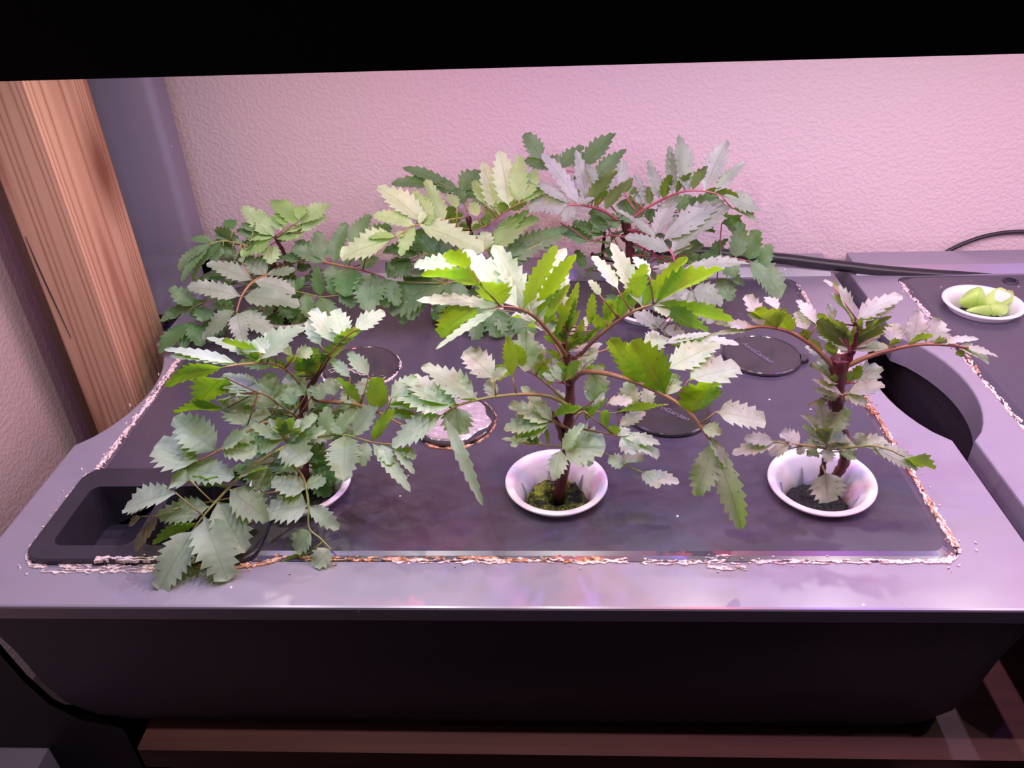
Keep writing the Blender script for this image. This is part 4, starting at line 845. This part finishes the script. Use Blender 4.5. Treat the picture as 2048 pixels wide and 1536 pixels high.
# ---- back middle marigold
CR = (680, 250, 3.268)
p5 = plant('marigold_plant', pbase('b2'), 'yellow-green broad-leaved marigold at the back centre', CR,
 [([(800,1290,41.4),(830,1100,41.4),(850,900,41.3),(850,700,41.2),(840,600,41.1)], .0026, .0014)],
 [ dict(r=[(840,680,41.0),(700,660,40.0),(580,645,39.2),(490,655,38.6)], w=16, s=M_stalk_green, l="""
   562,632,240,398,140,1.2 t; 602,622,475,425,95,1.3 t; 695,572,555,340,115,1.4 t; 765,545,705,445,72,1.2 t; 482,655,208,585,98,.4 t; 455,695,388,868,84,-.6 d; 512,648,945,828,145,-.4 to; 605,600,495,645,56,.2 t; 520,640,560,560,60,.6 t; 540,640,620,600,60 t"""),
   dict(r=[(490,655,38.6),(430,690,38.2),(365,732,38.0)], w=14, s=M_stalk_green, l="""
   368,732,-5,868,145,-.2 to; 330,748,175,738,52,.2 t; 365,730,420,700,70,.2 t"""),
   dict(r=[(845,720,40.8),(870,690,40.2)], w=10, s=M_stalk_green, l="""
   660,645,775,518,52,-.1 u; 722,655,795,570,70,-.1 u; 790,692,845,640,58,0 u; 960,655,955,595,60 u; 850,690,830,620,50 t; 870,690,900,620,50 t; 830,700,790,640,44 u; 880,700,930,650,50 u"""),
   dict(r=[(860,680,41.0),(960,660,40.4),(1040,600,40.0),(1110,545,39.6),(1200,500,39.4)], w=18, s=M_stalk_red, l="""
   1002,605,958,525,80,-.1 u; 1042,565,1105,488,92,-.1 u; 1092,555,1222,505,46,0 u; 942,655,958,588,56 u; 995,535,930,236,112,1.4 t; 1085,505,1042,148,138,1.6 t; 1162,495,1172,180,118,1.5 t; 1225,490,1290,275,110,1.3 t; 945,515,868,355,80,1.2 t; 900,600,860,500,80,.8 t; 1000,540,960,430,90,1 t; 1230,500,1330,400,100,1 t"""),
   dict(r=[(845,620,41.6),(815,520,42.8),(790,440,43.6)], w=14, s=M_stalk_green, m=M_leafB, l="""
   785,445,395,268,80,.8 t; 762,432,325,378,86,.6 t; 802,445,925,285,120,1.2 t; 835,505,755,410,70,.9 t; 640,370,720,480,80,.3 t; 860,470,1000,400,120,1 t; 880,540,960,480,110,.8 t"""),
   dict(r=[(850,820,41.0),(940,820,40.0),(1000,810,39.6)], w=16, s=M_stalk_green, l="""
   960,832,1245,545,100,1.0 t; 1005,802,1310,592,135,.9 t; 940,800,960,690,100,.5 t"""),
   dict(r=[(850,900,41.0),(990,890,39.8),(1110,870,39.2)], w=14, s=M_stalk_green, m=M_leafB, l="""
   1115,875,1458,698,165,.7 to; 1120,880,1240,860,110,.3 t; 1100,850,1200,760,120,.6 t; 1000,880,1060,800,110,.6 t; 1300,780,1400,820,110,.1 t"""),
   dict(r=[(840,860,41.2),(720,850,40.4),(600,845,39.8),(520,850,39.4)], w=14, s=M_stalk_green, m=M_leafB, l="""
   622,825,488,685,130,.6 t; 525,852,275,828,120,.3 t; 485,925,298,960,115,.0 to; 640,840,560,760,110,.6 t; 540,860,430,780,120,.5 b; 700,840,650,740,120,.5 t; 560,860,600,960,120,-.3 k; 460,880,340,900,110,.1 b"""),
   dict(r=[(830,1020,41.0),(760,1020,39.8),(700,1035,39.2)], w=14, s=M_stalk_green, m=M_leafB, l="""
   705,1032,305,1225,205,-.5 to; 785,1050,598,1285,120,-.8 k; 330,1020,288,1205,110,-.5 k; 422,1235,400,1305,80,-.2 d; 560,1080,440,1280,130,-.6 k; 640,960,520,900,120,.3 b; 780,1060,760,1250,130,-.6 k; 600,1000,420,960,120,.2 b; 700,1050,650,1230,120,-.5 k"""),
   dict(r=[(830,1140,41.0),(900,1165,39.6),(1020,1200,39.0)], w=14, s=M_stalk_green, m=M_leafB, l="""
   902,1182,888,1435,120,-.7 k; 1032,1205,1022,1395,140,-.5 ko; 1150,1222,1255,1395,165,-.4 ko; 1002,1405,930,1515,86,-.2 k; 1010,1405,1065,1505,76,-.2 k; 1000,1180,1080,1120,110,.3 b; 960,1200,960,1320,110,-.4 k; 1080,1220,1120,1400,110,-.4 k"""),
   dict(r=[(840,900,41.3),(830,880,41.5)], w=10, s=M_stalk_green, m=M_leafB, l="""
   840,900,720,960,120,.1 b; 860,900,980,960,120,.1 b; 840,940,780,1080,130,-.3 k; 880,960,960,1080,130,-.3 k; 830,820,730,740,120,.6 t; 880,800,960,740,110,.6 t; 800,760,700,700,100,.5 t; 900,900,1060,960,130,.1 b; 760,980,640,1060,120,-.1 b; 940,1060,1060,1100,130,0 b; 880,1060,840,1200,120,-.4 k; 600,940,700,1000,120,.1 b; 400,980,520,1040,120,.1 b; 300,900,380,1000,110,-.1 k; 1060,940,1160,1060,130,-.1 b; 700,780,620,860,110,.1 b; 900,720,1040,760,100,.3 b; 1160,980,1260,1080,130,-.2 b; 480,1080,560,1180,120,-.3 k"""),
 ], M_leafY, M_stalk_green, 53, M_stem_dark)

# ---- back right marigold
CR = (1020, 250, 3.267)
p6 = plant('marigold_plant', pbase('b3'), 'dark-stalked marigold with dotted feathery leaves at the back right against the wall', CR,
 [([(880,1290,41.4),(820,1100,41.4),(790,900,41.4),(780,760,41.3),(750,640,41.2),(720,580,41.0)], .0030, .0020), ([(790,760,41.3),(740,740,41.0),(740,720,40.9)], .0018, .0010), ([(790,900,41.4),(600,870,41.8),(530,840,42.0)], .0014, .0010), ([(600,900,42.0),(610,780,42.0),(620,700,42.0)], .0010, .0008)],
 [ dict(r=[(700,620,40.8),(620,565,40.2),(530,535,39.8),(440,522,39.4),(375,525,39.2)], w=30, s=M_stalk_purple, l="""
   452,492,195,165,88,1.5 t; 535,462,428,155,95,1.6 t; 565,405,498,245,60,1.3 t; 392,522,125,360,60,.8 t; 345,538,104,530,140,.3 to; 390,530,368,638,96,-.4 ko; 455,512,558,475,32,.2 t; 530,465,700,295,80,-.1 u; 562,515,640,425,44,0 u; 640,505,758,370,64,0 u; 590,480,690,330,50,1.2 t; 480,510,440,420,50 t"""),
   dict(r=[(720,600,41.2),(560,420,42.6),(440,320,43.4),(330,290,43.8)], w=16, s=M_stalk_purple, m=M_leafB, l="""
   205,225,95,45,120,.9 t; 310,312,88,232,95,.4 t; 495,235,695,48,130,1.0 t; 325,235,485,130,110,.6 t; 575,345,765,148,100,1.0 t; 440,320,480,200,100,.9 t; 300,290,210,210,110,.6 t; 520,400,420,330,90,.5 t"""),
   dict(r=[(760,640,41.0),(860,562,40.6),(955,508,40.2),(1060,458,39.9),(1165,430,39.6),(1290,435,39.4),(1380,460,39.3)], w=26, s=M_stalk_purple, l="""
   722,405,746,220,68,1.1 t; 885,505,812,318,58,1.1 t; 972,475,903,228,82,1.4 t; 1052,405,1040,122,82,1.5 t; 1135,385,1105,45,112,1.7 t; 1262,365,1420,98,110,1.5 t; 1340,422,1538,235,82,1.1 t; 1400,445,1645,565,120,.1 t; 1450,545,1625,638,76,.0 t; 922,525,900,395,52,0 u; 1000,485,1052,315,68,-.1 u; 1072,445,1192,305,62,-.1 u; 1182,415,1292,262,82,-.1 u; 1270,425,1495,472,40,0 u; 802,475,778,385,60,.8 t; 742,455,802,338,50,0 u; 785,515,822,400,50,0 u; 850,520,830,430,50,.5 t; 1160,420,1130,340,60,.5 t"""),
   dict(r=[(800,690,40.8),(940,732,39.6),(1050,828,38.6),(1080,900,38.2),(1120,945,38.0)], w=30, s=M_stalk_purple, l="""
   945,692,1105,442,98,1.0 t; 1005,742,1408,485,130,.9 t; 1062,822,1448,525,150,.8 t; 962,742,695,555,58,.5 t; 1042,832,742,728,84,.3 t; 1135,952,1580,905,92,.2 t; 1112,962,925,930,52,.2 t; 880,690,850,600,60,.5 t; 1080,850,1200,780,100,.4 b"""),
   dict(r=[(1100,940,38.4),(1160,1010,37.8),(1185,1080,37.4)], w=16, s=M_stalk_purple, l="""
   1192,1090,1060,1165,110,-.2 t; 1190,1082,1392,1165,150,-.3 to; 1182,1102,1150,1255,130,-.6 k; 962,1335,798,1225,110,.4 t; 1055,1385,900,1250,72,.5 t; 1200,1120,1330,1300,130,-.5 k; 1000,1340,1150,1370,70,-.1 t"""),
   dict(r=[(780,740,40.8),(650,720,40.4),(530,760,40.2),(420,690,40.2),(330,640,40.2)], w=14, s=M_stalk_purple, m=M_leafB, l="""
   835,645,722,490,160,.8 t; 642,745,398,632,72,.3 t; 555,825,315,690,105,.4 t; 530,692,665,648,66,.3 t; 620,680,520,600,90,.5 t; 700,680,640,580,100,.6 t; 400,640,290,720,60,-.1 k; 560,760,700,800,120,0 b; 640,640,560,560,80,.6 b"""),
   dict(r=[(790,850,41.2),(1000,860,40.8),(1230,850,40.4),(1400,860,40.0),(1560,890,39.8)], w=14, s=M_stalk_purple, m=M_leafB, l="""
   1482,855,1500,628,120,.7 to; 1575,890,1615,678,110,.6 to; 1642,925,1702,775,90,.4 to; 1562,900,1785,1125,180,-.4 to; 1352,1002,1455,1155,130,-.4 k; 1442,992,1535,1048,70,-.1 t; 1292,832,1425,742,70,.4 t; 1402,862,1238,868,60,.1 t; 1382,642,1485,682,80,.1 t; 1600,920,1720,1100,100,-.4 k; 1380,870,1480,1000,120,-.3 k; 1260,860,1180,960,110,-.2 k"""),
   dict(r=[(800,700,41.6),(1000,600,41.4),(1150,555,41.2)], w=14, s=M_stalk_purple, m=M_leafB, l="""
   1142,562,1368,465,105,.6 t; 1100,560,1180,450,110,.8 t; 1000,600,1060,500,100,.8 t; 900,640,920,540,90,.8 t; 1200,570,1330,620,110,0 b; 1050,600,1180,640,120,.1 b; 1330,560,1500,660,110,-.1 b"""),
   dict(r=[(810,980,41.2),(830,960,41.3)], w=10, s=M_stalk_purple, m=M_leafB, l="""
   905,905,818,825,120,.4 t; 1002,932,1022,845,90,.4 t; 702,905,640,795,120,.6 t; 1102,862,1258,775,140,.5 t; 642,1005,765,915,90,.5 t; 482,945,430,815,70,.7 t; 860,980,980,1040,120,-.1 b; 760,980,660,1080,120,-.1 b; 820,1060,900,1180,120,-.3 k; 1000,980,1140,1020,120,0 b; 700,820,560,860,110,.1 b; 860,840,760,760,110,.4 b; 900,760,1020,720,110,.4 b; 660,760,760,680,110,.5 b; 960,820,1100,760,120,.3 b; 1120,900,1260,940,120,0 b; 600,900,480,1000,90,-.1 b; 720,1120,620,1220,100,-.3 k; 920,640,1000,560,90,.5 t; 620,620,520,560,90,.6 t; 780,600,880,560,90,.5 t; 1200,700,1340,700,110,.2 b; 560,940,700,980,80,0 b"""),
 ], M_leafR, M_stalk_purple, 67, M_stem_dark)
for pp, k in ((p4, 'b1'), (p5, 'b2'), (p6, 'b3')): sponge(PODS[k], pp, M_soil, seedv=ord(k[1]), hole=False)

# ---- small lettuce in the right tub: one mesh per leaf
lt = thing('lettuce_seedling', (LET[0], LET[1], .0), 'small pale green lettuce seedling in the white basket at the right edge', 'plant')
def lettuce_leaf(pts_px, Y, bulge, N, sd):
    """broad curled leaf: rows of (left px, right px) from base to tip"""
    rows = []; uvs = []; nrow = len(pts_px); ncol = 9
    for i, (a, b, ya, yb, bg_) in enumerate(pts_px):
        A = atY(a[0], a[1], ya/100); B = atY(b[0], b[1], yb/100)
        for j in range(ncol):
            t = j/(ncol-1); p = A.lerp(B, t)+Vector(N)*(bg_/100*4*t*(1-t))+Vector((0, 0, .0006*math.sin(t*17+i*1.7+sd)))
            rows.append(p); uvs.append((i/(nrow-1), t))
    f = [(i*ncol+j, i*ncol+j+1, (i+1)*ncol+j+1, (i+1)*ncol+j) for i in range(nrow-1) for j in range(ncol-1)]
    o = mk('leaf', rows, f, M_lettuce, parent=lt, smooth=True, uvs=uvs)
    md_ = o.modifiers.new('s', 'SUBSURF'); md_.levels = 1; md_.render_levels = 1
    return o
lettuce_leaf([((1926,617),(1978,617),41.6,41.6,.1), ((1915,606),(1976,612),41.2,41.4,.5), ((1924,592),(1972,600),41.5,41.8,.9), ((1936,580),(1964,586),42.3,42.4,.7), ((1944,579),(1956,581),42.6,42.6,.1)], 0, 0, (0, -.5, .8), 1)
lettuce_leaf([((1972,618),(1996,620),41.6,41.4,.1), ((1968,602),(2012,612),42.0,41.2,-.5), ((1974,588),(2026,600),42.4,41.3,-.7), ((1990,577),(2030,588),42.7,41.8,-.5), ((2006,575),(2024,580),42.8,42.4,-.1)], 0, 0, (0, -.3, .9), 2)
lettuce_leaf([((1960,622),(2000,618),41.5,41.6,.0), ((1930,616),(2018,606),41.0,41.2,.3), ((1931,622),(2017,618),40.8,40.9,.4), ((1945,627),(2014,628),40.7,40.7,.2), ((1975,631),(2005,632),40.7,40.7,.0)], 0, 0, (0, -.4, .9), 3)
g = G(); q0 = Vector((LET[0], LET[1]-.001, -.008)); g.tube(smoothpath([q0, q0+Vector((0, 0, .006)), atY(1976, 616, .416)], 4), [.0018]*9, 8); g.mk('stem', M_stalk_green, parent=lt, smooth=True)
sponge((LET[0], LET[1]), lt, M_soil, seedv=9, hole=False)
for o in list(bpy.data.objects):
    if '_o' in o: del o['_o']
